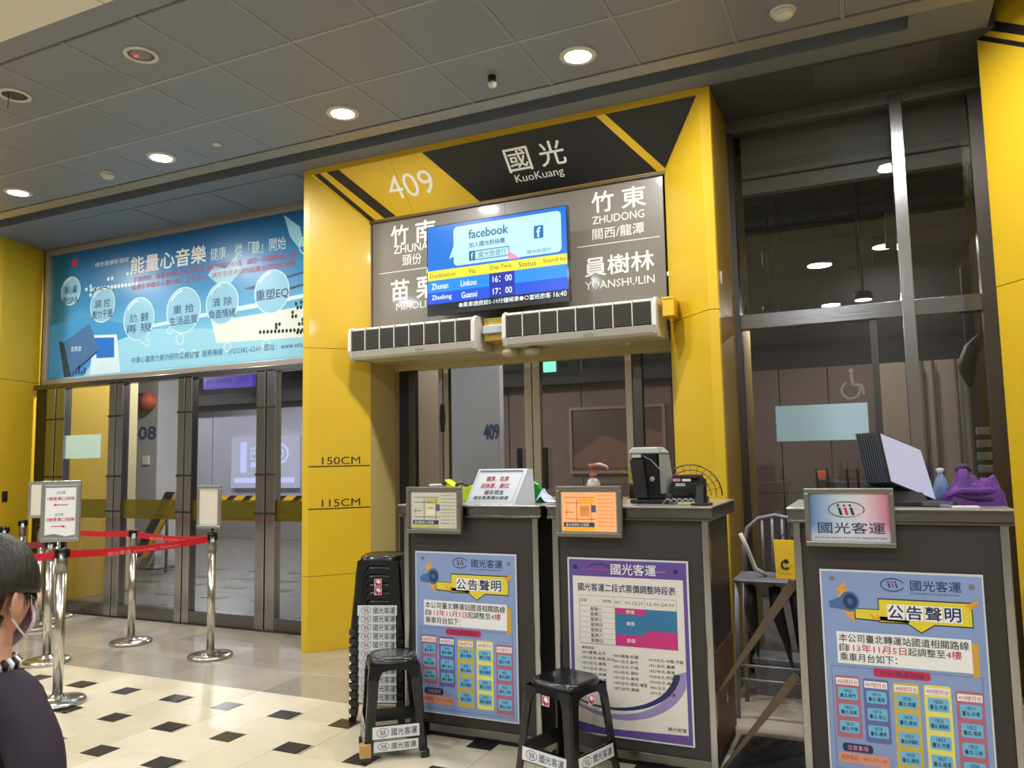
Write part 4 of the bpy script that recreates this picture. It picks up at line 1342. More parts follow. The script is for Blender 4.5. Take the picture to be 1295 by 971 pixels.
for tx, y in (('票價', .285), ('優惠', .35), ('原價', .445)):
    a.text(tx, .49, y, .56, y + .022, WHITE, 5, .004)
for k, c in enumerate('一二三四五六日'):
    y = .281 + k * .03
    a.text('星期' + c, .19, y, .29, y + .02, INK, 3, .004); a.line([(.095, y + .026), (.395, y + .026)], .0025, PURL, 3)
a.text('實施路線：', .11, .505, .22, .522, INK, 3)
for c, (xa, lst) in enumerate(((.11, ['1800基隆-台北', '1803台北-南崁-台中', '1813台北-基隆', '1815台北-金山', '1819台北-桃機', '1822台北-竹東']),
                               (.375, ['1800基隆-桃園', '1801台北-新竹', '1820台北-竹南', '1824台北-頭份', '1833台北-員林', '1843台北-南投-埔里', '1872台中-高雄']),
                               (.665, ['1818台北-中壢-平鎮', '1821台北-嘉義', '1827台北-屏東', '1828台北-阿里山', '1838台北-高雄', '1841台北-台東', '1873台中-嘉義']))):
    for k, s_ in enumerate(lst):
        y = .53 + k * .03 + c * .006
        a.text(s_, xa, y, xa + .0225 * len(s_), y + .019, INK, 3, .003)
arc = lambda cx, cy, rx, ry, a0, a1, n=20: [(cx + rx * math.cos(R(a0 + (a1 - a0) * k / n)), cy + ry * math.sin(R(a0 + (a1 - a0) * k / n))) for k in range(n + 1)]


def band(p, q, m, L):
    a.mb.add([a.P(x, y, L) for x, y in p + q], [(k, len(p) + k, len(p) + k + 1, k + 1) for k in range(len(p) - 1)], m)


band([(max(.045, min(.955, x)), min(.985, y)) for x, y in arc(.40, .60, .575, .30, 0, 170)], [(max(.045, min(.955, x)), min(.985, y)) for x, y in arc(.35, .62, .52, .25, 0, 170)], PURL, 3)
band(arc(.36, .60, .55, .25, 5, 120), arc(.33, .60, .53, .235, 5, 120), NAVY, 3.5)
a.poly([(.045, .93), (.3, .955), (.955, .94), (.955, .985), (.045, .985)], PUR, 4)
a.text('國光客運', .80, .905, .94, .925, INK, 5)
a.build('printed_table', fp, FO)

# ---- framed signs standing on the front edge of the counters
FRM = mat('frame_pewter', (132, 128, 118), .35, .7)


def framed(x0, x1, z0, z1, lab, draw, name='framed_map', cat='framed sign', tilt=0):
    yf = YC - .05
    t = thing(name, lab, cat, ((x0 + x1) / 2, yf, z0))
    O = ((x0 + x1) / 2, yf, z0)
    w, h = x1 - x0, z1 - z0
    f = .022
    for (xa, xb, za, zb) in ((x0, x1, z1 - f, z1), (x0, x1, z0, z0 + f), (x0, x0 + f, z0 + f, z1 - f), (x1 - f, x1, z0 + f, z1 - f)):
        b = MB(); b.box(xa, xb, yf - .012, yf + .02, za, zb, FRM); b.build('frame_bar', t, O, bevel=.004)
    b = MB(); b.box(x0 + f * .5, x1 - f * .5, yf, yf + .018, z0 + f * .5, z1 - f * .5, mat('frame_mat_board', (150, 146, 138), .5)); b.build('backing', t, O)
    a = Art((x0 + f, yf, z1 - f), X_, Zd, w - 2 * f, h - 2 * f, gap=.0006)
    draw(a, t, O)
    return t


def draw_map(colr, blk, ylw, orange=False):
    def d(a, t, O):
        a.rect(.03, .05, .97, .97, colr)
        g = blk
        for p in ([(.08, .17), (.62, .17)], [(.1, .3), (.5, .3)], [(.12, .45), (.12, .6)], [(.3, .2), (.3, .8)], [(.55, .2), (.55, .78)], [(.1, .68), (.62, .68)], [(.08, .52), (.25, .52)]):
            a.line(p, .012, g, 3)
        a.rect(.34, .2, .6, .32, ylw, 3); a.rect(.35, .36, .52, .62, mat('map_cream', (236, 226, 180), .5) if not orange else mat('map_orange2', (240, 150, 80), .4, emit=.7), 3)
        a.text('台北車站', .37, .40, .5, .48, g, 4); a.rect(.55, .35, .63, .52, mat('map_violet', (84, 88, 130), .5), 4)
        a.rect(.06, .76, .6, .87, mat('map_navy', (56, 62, 92), .5), 3); a.text('臺北轉運站 位置圖', .1, .78, .5, .85, WHITE, 4)
        a.rect(.06, .88, .6, .96, ylw, 3)
        for k in range(9):
            a.text('1樓客運售票候車處 2樓月台', .65, .1 + k * .09, .94, .135 + k * .09, mat('map_grey_ink', (150, 150, 130), .5) if not orange else mat('map_orange_ink', (214, 100, 50), .5), 3)
        a.build('printed_map', t, O)
    return d


framed(-2.446, -2.092, 1.124, 1.384, 'grey framed location map at the front edge of the left counter', draw_map(mat('map_paper', (204, 204, 184), .5), mat('map_line', (110, 112, 104), .5), mat('map_yellow', (200, 190, 90), .5)))
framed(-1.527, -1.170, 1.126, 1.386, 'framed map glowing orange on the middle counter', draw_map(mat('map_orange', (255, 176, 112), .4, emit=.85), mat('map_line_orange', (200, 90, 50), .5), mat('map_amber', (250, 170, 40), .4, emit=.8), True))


def draw_kg(a, t, O):
    b = MB()
    b.add([a.P(0, 1, 0), a.P(1, 1, 0), a.P(1, 0, 0), a.P(0, 0, 0)], [(0, 1, 2, 3)], gradient('kg_print', [(0, (84, 128, 180)), (.42, (196, 206, 214)), (.7, (214, 200, 208)), (1, (200, 110, 140))], axis=0, rough=.3, second=(2, .35, .0, (206, 208, 216))))
    b.build('printed_backdrop', t, O)
    a.ring(.47, .34, .23, .17, .012, NAVY, 2, a0=100, a1=385); a.ring(.47, .34, .21, .165, .008, NAVY, 2, a0=30, a1=120)
    for k, m in enumerate((INK, CRIM, INK)):
        x = .38 + k * .075
        a.ell(x - .01, .255, .018, .024, m, 3, 12)
        a.poly([(x - .016, .30), (x + .018, .30), (x + .042, .45), (x + .008, .45)], m, 3)
    a.text('國光客運', .10, .60, .94, .83, NAVY, 3, .004)
    a.text('KUO-KUANG MOTOR TRANSPORT', .06, .90, .96, .94, NAVY, 3)
    a.build('printed_logo', t, O)


framed(-.301, .073, 1.112, 1.373, 'framed operator logo sign at the front edge of the right counter', draw_kg, 'framed_logo_sign', 'framed sign')

# ---- on the left counter -----------------------------------------------
t = thing('price_sign', 'white acrylic notice leaning back on the left counter', 'sign', (-1.95, 4.02, TOPZ))
O = (-1.95, 4.02, TOPZ)
b = MB()
q = [(-2.133, 4.0, TOPZ + .0005), (-1.835, 4.0, TOPZ + .0005), (-1.775, 4.06, TOPZ + .195), (-2.075, 4.06, TOPZ + .195)]
b.hexa(q, [(x, y + .006, z) for x, y, z in q], mat('acrylic_white', (228, 232, 240), .25, coat=.5)); b.build('panel', t, O)
b = MB(); b.hexa([(-1.835, 4.0, TOPZ), (-1.828, 4.0, TOPZ), (-1.768, 4.06, TOPZ + .195), (-1.775, 4.06, TOPZ + .195)], [(-1.76, 4.12, TOPZ), (-1.753, 4.12, TOPZ), (-1.755, 4.10, TOPZ + .19), (-1.76, 4.10, TOPZ + .19)], mat('acrylic_white', (228, 232, 240))); b.build('stand_leg', t, O)
U = (Vec(q[1]) - Vec(q[0])); Vv = (Vec(q[0]) - Vec(q[3]))
a = Art(q[3], U, Vv, 1, 1, gap=.001)
a.P = lambda x, y, L: Vec(q[3]) + U * x + Vv * y + Vec((0, -1, .3)).normalized() * (.001 + .0003 * L)
a.frame(.03, .07, .97, .95, .006, mat('ink_grey', (120, 120, 130), .5), 1)
a.rect(.05, .04, .95, .10, mat('ink_grey2', (130, 132, 140), .5), 1)
for tx, y0, y1, m, xa, xb in (('購票．取票', .22, .36, REDPRINT, .25, .72), ('退換票．劃位', .42, .56, REDPRINT, .18, .78), ('僅收現金', .61, .74, INK, .30, .72), ('請至售票櫃台辦理', .78, .88, INK, .12, .85)):
    a.text(tx, xa, y0, xb, y1, m, 3, .006)
a.build('lettering', t, O)
t = thing('yellow_punch', 'bright yellow-green tape dispenser on the left counter behind the map', 'office item', (-2.28, 4.25, TOPZ))
O = (-2.28, 4.25, TOPZ)
b = MB(); b.prism([(-2.38, 4.2, TOPZ), (-2.18, 4.2, TOPZ), (-2.15, 4.2, TOPZ + .12), (-2.23, 4.2, TOPZ + .085), (-2.31, 4.2, TOPZ + .085), (-2.385, 4.2, TOPZ + .135)], (0, .08, 0), mat('lime_plastic', (206, 226, 30), .4)); b.build('shell', t, O, bevel=.006)
b = MB(); b.tube([(-2.31, 4.21, TOPZ + .095), (-2.27, 4.21, TOPZ + .115), (-2.23, 4.21, TOPZ + .095)], .012, DSTEEL, 10); b.build('metal_lever', t, O)
b = MB(); b.lathe([(.001, 0), (.013, 0), (.013, .02), (.001, .02)], BLACKM, c=(-2.385, 4.195, TOPZ + .1)); b.build('knob', t, O)
t = thing('green_folder', 'green half-round file holder on the left counter', 'folder', (-1.81, 4.2, TOPZ))
O = (-1.81, 4.2, TOPZ)
b = MB(); b.prism([(-1.86, 4.2, TOPZ), (-1.74, 4.2, TOPZ), (-1.735, 4.2, TOPZ + .05), (-1.77, 4.2, TOPZ + .10), (-1.86, 4.2, TOPZ + .15)], (0, .03, 0), mat('green_plastic', (40, 150, 60), .4)); b.build('cover', t, O, bevel=.002)
b = MB(); b.box(-1.855, -1.75, 4.231, 4.24, TOPZ, TOPZ + .07, PWHT); b.build('papers', t, O)
b = MB()
random.seed(3)
pts = []
for i in range(7):
    for j in range(7):
        pts.append((-1.76 + i * .02, 4.12 + j * .02, TOPZ + .004 + max(0, .07 - .02 * abs(i - 2) - .012 * abs(j - 3)) * random.uniform(.6, 1.2)))
b.add(pts, [(i * 7 + j, (i + 1) * 7 + j, (i + 1) * 7 + j + 1, i * 7 + j + 1) for i in range(6) for j in range(6)], mat('tissue_blue', (190, 206, 232), .6))
o = b.build('crumpled_tissue', origin=(-1.7, 4.18, TOPZ)); o['category'] = 'tissue'; o['label'] = 'crumpled pale blue tissue on the left counter by the green folder'
t = thing('ink_pad', 'small pale round item behind the framed map on the left counter', 'office item', (-2.47, 4.25, TOPZ))
b = MB(); b.lathe([(.04, 0), (.042, .085), (.03, .095), (.001, .097)], mat('pale_beige_plastic', (206, 196, 180), .4)); b.build('pot', t)
b = MB(); b.lathe([(.046, .09), (.046, .104), (.001, .106)], WHITEP); b.build('lid', t)

# ---- on the middle counter ----------------------------------------------
t = thing('pump_bottle', 'clear hand sanitiser bottle with amber pump on the middle counter', 'bottle', (-1.43, 4.2, TOPZ), rz=R(10))
b = MB(); b.lathe([(.036, 0), (.04, .005), (.04, .10), (.03, .125), (.016, .135), (.016, .145)], mat('clear_bottle', (186, 178, 168), .15, coat=.6)); b.build('bottle_body', t)
b = MB(); b.lathe([(.02, .14), (.02, .158), (.008, .162), (.008, .185), (.022, .19), (.026, .21), (.012, .216), (.001, .216)], mat('amber_plastic', (150, 84, 56), .3)); b.build('pump_cap', t)
b = MB(); b.tube([(0, 0, .205), (.04, 0, .212), (.075, 0, .20), (.085, 0, .185)], [.010, .009, .006, .005], mat('pump_pink', (214, 178, 164), .3), 10); b.build('nozzle', t)
# ticket terminal (seen from behind)
t = thing('ticket_terminal', 'black upright ticket terminal seen from behind on the middle counter', 'terminal', (-1.09, 4.2, TOPZ))
O = (-1.09, 4.2, TOPZ)
b = MB()
q1 = [(-1.165, 4.13, TOPZ + .02), (-1.03, 4.13, TOPZ + .02), (-1.03, 4.25, TOPZ + .02), (-1.165, 4.25, TOPZ + .02)]
q2 = [(-1.19, 4.12, TOPZ + .285), (-1.045, 4.12, TOPZ + .285), (-1.045, 4.22, TOPZ + .285), (-1.19, 4.22, TOPZ + .285)]
b.hexa(q1, q2, BLACKP); b.build('rear_housing', t, O, bevel=.01)
b = MB(); b.hexa([(-1.17, 4.11, TOPZ + .03), (-1.10, 4.11, TOPZ + .03), (-1.10, 4.13, TOPZ + .03), (-1.17, 4.13, TOPZ + .03)], [(-1.19, 4.10, TOPZ + .235), (-1.115, 4.10, TOPZ + .235), (-1.115, 4.12, TOPZ + .235), (-1.19, 4.12, TOPZ + .235)], BLACKM); b.build('battery_pack', t, O, bevel=.005)
b = MB(); b.hexa([(-1.20, 4.10, TOPZ + .265), (-1.03, 4.10, TOPZ + .265), (-1.0, 4.24, TOPZ + .265), (-1.20, 4.24, TOPZ + .265)], [(-1.18, 4.12, TOPZ + .30), (-1.04, 4.12, TOPZ + .30), (-1.03, 4.22, TOPZ + .30), (-1.18, 4.22, TOPZ + .30)], mat('grey_bezel', (150, 152, 146), .4)); b.build('top_bezel', t, O, bevel=.008)
b = MB(); b.hexa([(-1.03, 4.12, TOPZ + .05), (-.985, 4.26, TOPZ + .05), (-.99, 4.28, TOPZ + .05), (-1.04, 4.26, TOPZ + .05)], [(-1.035, 4.12, TOPZ + .28), (-1.01, 4.24, TOPZ + .28), (-1.02, 4.25, TOPZ + .28), (-1.05, 4.24, TOPZ + .28)], mat('grey_bezel', (150, 152, 146))); b.build('side_bezel', t, O, bevel=.004)
b = MB(); b.box(-1.175, -1.125, 4.098, 4.102, TOPZ + .245, TOPZ + .262, mat('label_grey', (190, 190, 180), .5)); b.build('type_label', t, O)
b = MB(); b.box(-1.20, -.98, 4.12, 4.28, TOPZ + .0005, TOPZ + .022, BLACKM); b.build('base', t, O, bevel=.006)
b = MB(); b.tube([(-1.12, 4.11, TOPZ + .255), (-1.07, 4.10, TOPZ + .23), (-1.02, 4.11, TOPZ + .17), (-.99, 4.12, TOPZ + .13), (-1.0, 4.12, TOPZ + .06)], .0035, mat('cable_grey', (120, 120, 124), .5), 6); b.build('cable', t, O)
b = MB(); b.lathe([(.001, 0), (.014, 0), (.012, .006), (.001, .007)], mat('grey_bezel', (150, 152, 146)))
o = b.build('round_button', t); o.location = Vec((-1.07, 4.108, TOPZ + .13)) - Vec(O); o.rotation_euler = (R(90), 0, 0)
t = thing('receipt_printer', 'black receipt printer beside the terminal on the middle counter', 'printer', (-.90, 4.25, TOPZ))
O = (-.90, 4.25, TOPZ)
b = MB(); b.prism([(-.985, 4.18, TOPZ + .03), (-.985, 4.34, TOPZ + .03), (-.985, 4.34, TOPZ + .12), (-.985, 4.20, TOPZ + .145), (-.985, 4.17, TOPZ + .10)], (.155, 0, 0), BLACKP); b.build('casing', t, O, bevel=.006)
b = MB(); b.box(-.98, -.84, 4.18, 4.30, TOPZ + .13, TOPZ + .15, mat('printer_lid', (60, 34, 40), .4)); b.build('lid', t, O, bevel=.004)
b = MB(); b.box(-.975, -.935, 4.165, 4.17, TOPZ + .115, TOPZ + .13, mat('sticker_pink', (214, 150, 180), .5)); b.box(-.925, -.88, 4.165, 4.17, TOPZ + .115, TOPZ + .128, WHITE); b.box(-.96, -.91, 4.162, 4.168, TOPZ + .09, TOPZ + .105, mat('label_grey', (190, 190, 180))); b.build('stickers', t, O)
b = MB(); b.box(-.99, -.82, 4.16, 4.34, TOPZ + .0005, TOPZ + .03, BLACKM); b.build('base', t, O, bevel=.004)
t = thing('wire_fan_guard', 'round wire fan guard standing behind the receipt printer', 'fan', (-.93, 4.40, TOPZ))
for rr in (.17, .14, .11, .08, .05):
    b = MB(); b.tube([(rr * math.cos(R(k * 12)), 0, .03 + rr * math.sin(R(k * 12)) * 1.0) for k in range(0, 16)], .0022 if rr < .17 else .004, DSTEEL, 6); b.build('guard_ring', t)
for k in range(1, 12):
    b = MB(); b.tube([(0.03 * math.cos(R(k * 15)), .004, .03 + .03 * math.sin(R(k * 15))), (.17 * math.cos(R(k * 15)), .004, .03 + .17 * math.sin(R(k * 15)))], .0015, DSTEEL, 5); b.build('guard_spoke', t)
b = MB(); b.lathe([(.05, 0), (.05, .02), (.02, .04)], BLACKM); b.build('stand', t)
t = thing('card_reader', 'small black card reader at the right corner of the middle counter', 'card reader', (-.80, 4.0, TOPZ), rz=R(-12))
b = MB(); b.hexa([(-.025, -.02, .0005), (.025, -.02, .0005), (.025, .03, .0005), (-.025, .03, .0005)], [(-.02, .0, .10), (.02, .0, .10), (.02, .025, .10), (-.02, .025, .10)], BLACKP); b.build('body', t, bevel=.004)
b = MB(); b.box(-.04, .045, -.03, .05, .0005, .012, BLACKM); b.build('base', t, bevel=.003)
b = MB()
random.seed(11)
for k in range(5):
    x, y = -1.0 + .03 * k, 4.03 + .01 * (k % 2)
    b.tube([(x, y, TOPZ + .006), (x + .02, y + .02, TOPZ + .03), (x + .04, y - .01, TOPZ + .025), (x + .055, y + .01, TOPZ + .006)], .004, mat('cable_pale', (140, 136, 132), .5), 6)
o = b.build('tangled_cables', origin=(-.95, 4.03, TOPZ)); o['category'] = 'cable'; o['label'] = 'tangled grey cables in front of the receipt printer'
t = thing('green_notepad', 'pale green notepad on the middle counter by the card reader', 'notepad', (-.87, 4.03, TOPZ))
b = MB(); b.box(-.05, .04, -.02, .05, .0005, .012, mat('paper_green', (176, 196, 130), .6)); b.build('pad', t, bevel=.002)
b = MB(); b.box(-.05, .04, .04, .052, .0, .016, mat('pad_binding', (120, 140, 90), .6)); b.build('binding', t)

# ---- on the right counter ------------------------------------------------
t = thing('wireless_router', 'black router with four upright antennas behind the logo sign', 'router', (-.17, 4.2, TOPZ))
b = MB(); b.box(-.13, .12, -.06, .06, .0005, .035, BLACKM); b.build('casing', t, bevel=.008)
for x, dx in ((-.086, -.01), (-.036, -.008), (.052, -.006), (.10, -.006)):
    b = MB(); b.tube([(x, .05, .02), (x + dx * .5, .05, .09), (x + dx, .05, .165), (x + dx, .05, .178)], [.008, .0075, .006, .004], BLACKM, 8); b.build('antenna', t)
# display: wedge of ribbed black housing with white screen
t = thing('counter_display', 'white blank screen with black ribbed housing tilted on the right counter', 'display', (.10, 4.2, TOPZ))
O = (.10, 4.2, TOPZ)
Pf = [Vec((.05, 4.10, 1.62)), Vec((.222, 4.22, 1.545)), Vec((.262, 4.17, 1.31)), Vec((.082, 4.03, 1.392))]
Pf = [Vec((.027, 4.05, 1.63)), Vec((.213, 4.27, 1.543)), Vec((.267, 4.25, 1.290)), Vec((.062, 4.00, 1.393))]
n_ = (Pf[1] - Pf[0]).cross(Pf[3] - Pf[0]).normalized()
if n_.y < 0:
    n_ = -n_
bk = Vec((-.105, .06, -.006))
b = MB()
b.hexa(Pf, [p + bk * .14 for p in Pf], BLACKP); b.build('bezel', t, O, bevel=.004)
cc = sum(Pf, Vec()) / 4
b = MB(); b.add([cc + (p - cc) * .93 - n_ * .0025 for p in Pf], [(0, 1, 2, 3), (3, 2, 1, 0)], mat('blank_screen', (206, 206, 232), .3, emit=.6)); b.build('screen', t, O, label='blank white screen')
for k in range(9):
    f0, f1 = .14 + k * .094, .14 + k * .094 + .066
    b = MB(); b.hexa([cc + (p - cc) * .99 + bk * f0 for p in Pf], [cc + (p - cc) * .99 + bk * f1 for p in Pf], mat('rib_blue_black', (38, 44, 56), .35, coat=.3)); b.build('housing_rib', t, O, bevel=.002)
b = MB(); b.hexa([cc + (p - cc) * .93 + bk * .1 for p in Pf], [cc + (p - cc) * .93 + bk * .99 for p in Pf], BLACKM); b.build('housing_core', t, O)
b = MB(); b.hexa([(.04, 4.05, TOPZ + .02), (.22, 4.1, TOPZ + .02), (.20, 4.28, TOPZ + .02), (.0, 4.2, TOPZ + .02)], [(-.05, 4.06, 1.385), (.2, 4.12, 1.34), (.2, 4.26, 1.34), (-.05, 4.14, 1.385)], BLACKM); b.build('stand', t, O)
b = MB(); b.box(.02, .33, 4.03, 4.32, TOPZ + .0005, TOPZ + .022, BLACKM); b.build('base_plate', t, O, bevel=.004)
b = MB(); b.box(.19, .31, 4.01, 4.03, TOPZ + .004, TOPZ + .022, mat('grey_tray', (90, 92, 96), .5)); b.build('tray_lip', t, O)
# purple jacket
random.seed(5)
t = thing('purple_jacket', 'crumpled purple jacket heaped at the right end of the counter', 'jacket', (.41, 4.22, TOPZ))
NX, NY = 44, 26
PURJ = mat('purple_cloth', (92, 38, 124), .65, var=.15, scale=10, bump=.3, bscale=60)
vs, fs = [], []
for j in range(NY):
    for i in range(NX):
        u, v = -1 + 2 * i / (NX - 1), -1 + 2 * j / (NY - 1)
        # squircle footprint so the rim lies on the counter
        x = .135 * u * math.sqrt(1 - v * v * .35)
        y = .105 * v * math.sqrt(1 - u * u * .45)
        h = .06 + .10 * math.exp(-((u + .28) / .30) ** 2 - ((v + .1) / .9) ** 2) + .07 * math.exp(-((u - .62) / .22) ** 2 - ((v + .2) / .8) ** 2) + .03 * math.exp(-((u - .2) / .3) ** 2)
        h += .012 * math.sin(9 * u + 5 * v) + .010 * math.sin(17 * u - 7 * v + 1) + .009 * abs(math.sin(6 * v + 11 * u * u))
        e = max(abs(u), abs(v))
        h *= max(0, 1 - e ** 6)
        bulge = 1 + .10 * math.sin(4 * u + 2 * v)
        vs.append((x * bulge, y * bulge, .001 + max(0, h)))
for j in range(NY - 1):
    for i in range(NX - 1):
        fs.append((j * NX + i, j * NX + i + 1, (j + 1) * NX + i + 1, (j + 1) * NX + i))
b = MB(); b.add(vs, fs, PURJ, True); b.build('cloth', t, subsurf=1)
for nm_, p0, rr, mm_ in (('sleeve', [(-.12, -.085, .03), (-.06, -.098, .075), (.02, -.10, .062), (.11, -.075, .075), (.125, -.04, .035)], [.008, .014, .017, .014, .006], PURJ),
                    ('collar', [(-.06, -.01, .145), (-.045, -.015, .175), (-.02, -.01, .185), (.005, .0, .15)], [.014, .022, .018, .008], mat('purple_dark', (50, 24, 66), .7)),
                    ('hem_fold', [(-.10, -.088, .05), (-.02, -.105, .035), (.06, -.10, .03), (.12, -.07, .02)], [.005, .010, .012, .006], mat('purple_dark', (50, 24, 66)))):
    b = MB(); b.tube(p0, rr, mm_, 10, flat=.6); b.build(nm_, t, subsurf=1)
t = thing('pen_tray', 'small white card beside the purple jacket on the right counter', 'card', (.35, 4.0, TOPZ), rz=R(5))
b = MB(); b.box(-.05, .06, -.03, .03, .0005, .006, PWHT); b.build('card', t)
b = MB(); b.box(-.09, -.055, -.02, .02, .0005, .012, mat('lilac_case', (150, 140, 190), .5)); b.build('lilac_case', t)
t = thing('gel_packet', 'small clear bluish bag between the display and the jacket', 'bag', (.285, 4.25, TOPZ))
b = MB(); b.lathe([(.02, 0), (.034, .01), (.036, .07), (.022, .12), (.005, .15)], mat('blue_bag', (120, 140, 180), .3, var=.2, scale=20), n=14, sy=.6); b.build('bag_body', t)
b = MB(); b.lathe([(.008, .14), (.02, .165), (.001, .17)], mat('pale_bag', (190, 196, 206), .4), n=10, sy=.6); b.build('tied_top', t)

# ---- folding barrier bars between the counters
fb = thing('folding_gate', 'two diagonal metal bars of a folding gate between the counters', 'gate', (-.55, 3.97, 0))
FB = (-.55, 3.97, 0)
BAR = mat('bar_bronze', (98, 84, 72), .4, .5)
for (p0, p1, w0, w1, y) in (((-.375, .925), (-.765, .36), .05, .014, 3.99), ((-.38, .50), (-.745, -.0), .045, .014, 3.99)):
    d = Vec((p1[0] - p0[0], 0, p1[1] - p0[1])).normalized(); n2 = Vec((-d.z, 0, d.x))
    A, Bq = Vec((p0[0], y, p0[1])), Vec((p1[0], y - .0, max(.02, p1[1])))
    b = MB(); b.hexa([A + n2 * w0 / 2, A - n2 * w0 / 2, Bq - n2 * w1 / 2, Bq + n2 * w1 / 2], [A + n2 * w0 / 2 + Vec((0, .02, 0)), A - n2 * w0 / 2 + Vec((0, .02, 0)), Bq - n2 * w1 / 2 + Vec((0, .02, 0)), Bq + n2 * w1 / 2 + Vec((0, .02, 0))], BAR)
    b.build('diagonal_bar', fb, FB, bevel=.003)
for p in ((-.375, .92), (-.38, .49)):
    b = MB(); b.tube([(p[0], 3.975, p[1]), (p[0], 4.02, p[1])], .012, DSTEEL, 10); b.build('pivot', fb, FB)

# ---- bar stool behind the gap
st = thing('bar_chair', 'grey metal bar chair with a hooped back between the counters', 'chair', (-.60, 5.0, 0))
SO = (-.60, 5.0, 0)
GM = mat('grey_painted_metal', (120, 122, 130), .4, .4)
b = MB(); b.box(-.80, -.40, 4.85, 5.20, .775, .80, GM); b.build('seat', st, SO, bevel=.012)
b = MB(); b.tube([(-.77, 5.18, .80), (-.78, 5.2, .95), (-.75, 5.2, 1.07), (-.68, 5.2, 1.13), (-.58, 5.2, 1.15), (-.48, 5.2, 1.13), (-.42, 5.2, 1.06), (-.41, 5.18, .80)], .013, GM, 10); b.build('hoop_back', st, SO)
for x in (-.66, -.60, -.54):
    b = MB(); b.tube([(x, 5.19, .80), (x, 5.2, 1.14)], .009, GM, 8); b.build('back_spindle', st, SO)
for x, y in ((-.78, 4.87), (-.42, 4.87), (-.78, 5.17), (-.42, 5.17)):
    dx = -.02 if x < -.6 else .02
    b = MB(); b.tube([(x, y, .78), (x + dx, y + (.02 if y > 5 else -.02), 0)], .013, GM, 10); b.build('leg', st, SO)
for z in (.22, .30):
    b = MB(); b.tube([(-.79, 4.86, z), (-.41, 4.86, z)], .009, GM, 8); b.build('footrest', st, SO)
b = MB(); b.tube([(-.75, 4.9, 1.06), (-.72, 4.92, .98), (-.68, 4.95, .85), (-.62, 4.98, .81)], .013, WHITEP, 10); o = b.build('white_tube'); o['category'] = 'tube'; o['label'] = 'bent white tube lying on the grey bar chair'
t = thing('yellow_bag', 'yellow paper bag with a black mark on the bar chair', 'bag', (-.50, 4.98, .80))
b = MB(); b.hexa([(-.06, -.05, .001), (.10, -.05, .001), (.10, .05, .001), (-.06, .05, .001)], [(-.07, -.015, .22), (.10, -.015, .22), (.10, .015, .22), (-.07, .015, .22)], mat('bag_yellow', (236, 190, 20), .5)); b.build('bag_body', t)
a = Art((-.06, -.053, .12), X_, Zd, .14, .08); a.P = lambda x, y, L: Vec((-.06 + .14 * x, -.050 + (1 - y) * .012 - .004, .12 - .08 * y))
a.ring(.4, .5, .2, .35, .08, INK, 1, a0=40, a1=320); a.rect(.35, .1, .5, .4, INK, 2)
a.build('printed_mark', t)
b = MB(); b.tube([(-.04, 0, .22), (0, 0, .27), (.05, 0, .22)], .004, BLACKM, 6); b.build('handle', t)
for k, (x, tx, zb) in enumerate(((-.72, -.69, .33), (-.58, -.50, .28), (-.47, -.44, .30))):
    t = thing('folded_umbrella', ['folded black umbrella hanging under the left of the bar chair seat', 'folded black umbrella hanging aslant under the bar chair', 'folded black umbrella hanging under the right of the bar chair seat'][k], 'umbrella', (x, 4.98, 0), group='umbrellas under the bar chair')
    b = MB(); b.tube([(0, 0, .74), (.01 * k, 0, .6), ((tx - x) * .7, 0, .42), (tx - x, 0, zb)], [.035, .04, .022, .006], BLACKM, 10); b.build('canopy', t)
    b = MB(); b.tube([(tx - x, 0, zb), (tx - x + .003, 0, zb - .04)], .003, DSTEEL, 6); b.build('tip', t)
    b = MB(); b.tube([(0, 0, .735), (0, 0, .772)], .006, DSTEEL, 6); b.build('shaft', t)
t = thing('cable_box', 'grey metal crate on the floor behind the gap between the counters', 'box', (-.55, 5.45, 0))
b = MB(); b.box(-.22, .25, -.1, .12, .0, .22, mat('crate_grey', (120, 120, 124), .5, .3)); b.build('crate_body', t, bevel=.006)
b = MB(); b.box(-.23, .26, -.11, .13, .20, .23, GM); b.build('crate_lid', t, bevel=.004)
b = MB(); b.box(-.74, -.37, 3.98, 4.55, .001, .012, mat('rubber_mat', (34, 34, 36), .8)); o = b.build('rubber_mat', origin=(-.55, 4.2, 0)); o['category'] = 'mat'; o['label'] = 'black rubber mat on the floor between the counters'

# ================================================================== STOOLS
LOGOM = mat('label_white', (214, 216, 220), .4)


def rail_label(a_):
    a_.rect(0, 0, 1, 1, LOGOM, 0)
    a_.ring(.22, .5, .13, .38, .012, INK, 1)
    for k, m in enumerate((INK, CRIM, INK)):
        a_.poly([(.16 + k * .04, .3), (.18 + k * .04, .3), (.205 + k * .04, .7), (.185 + k * .04, .7)], m, 1.5)
    a_.text('國光客運', .40, .2, .95, .8, INK, 1, .004)


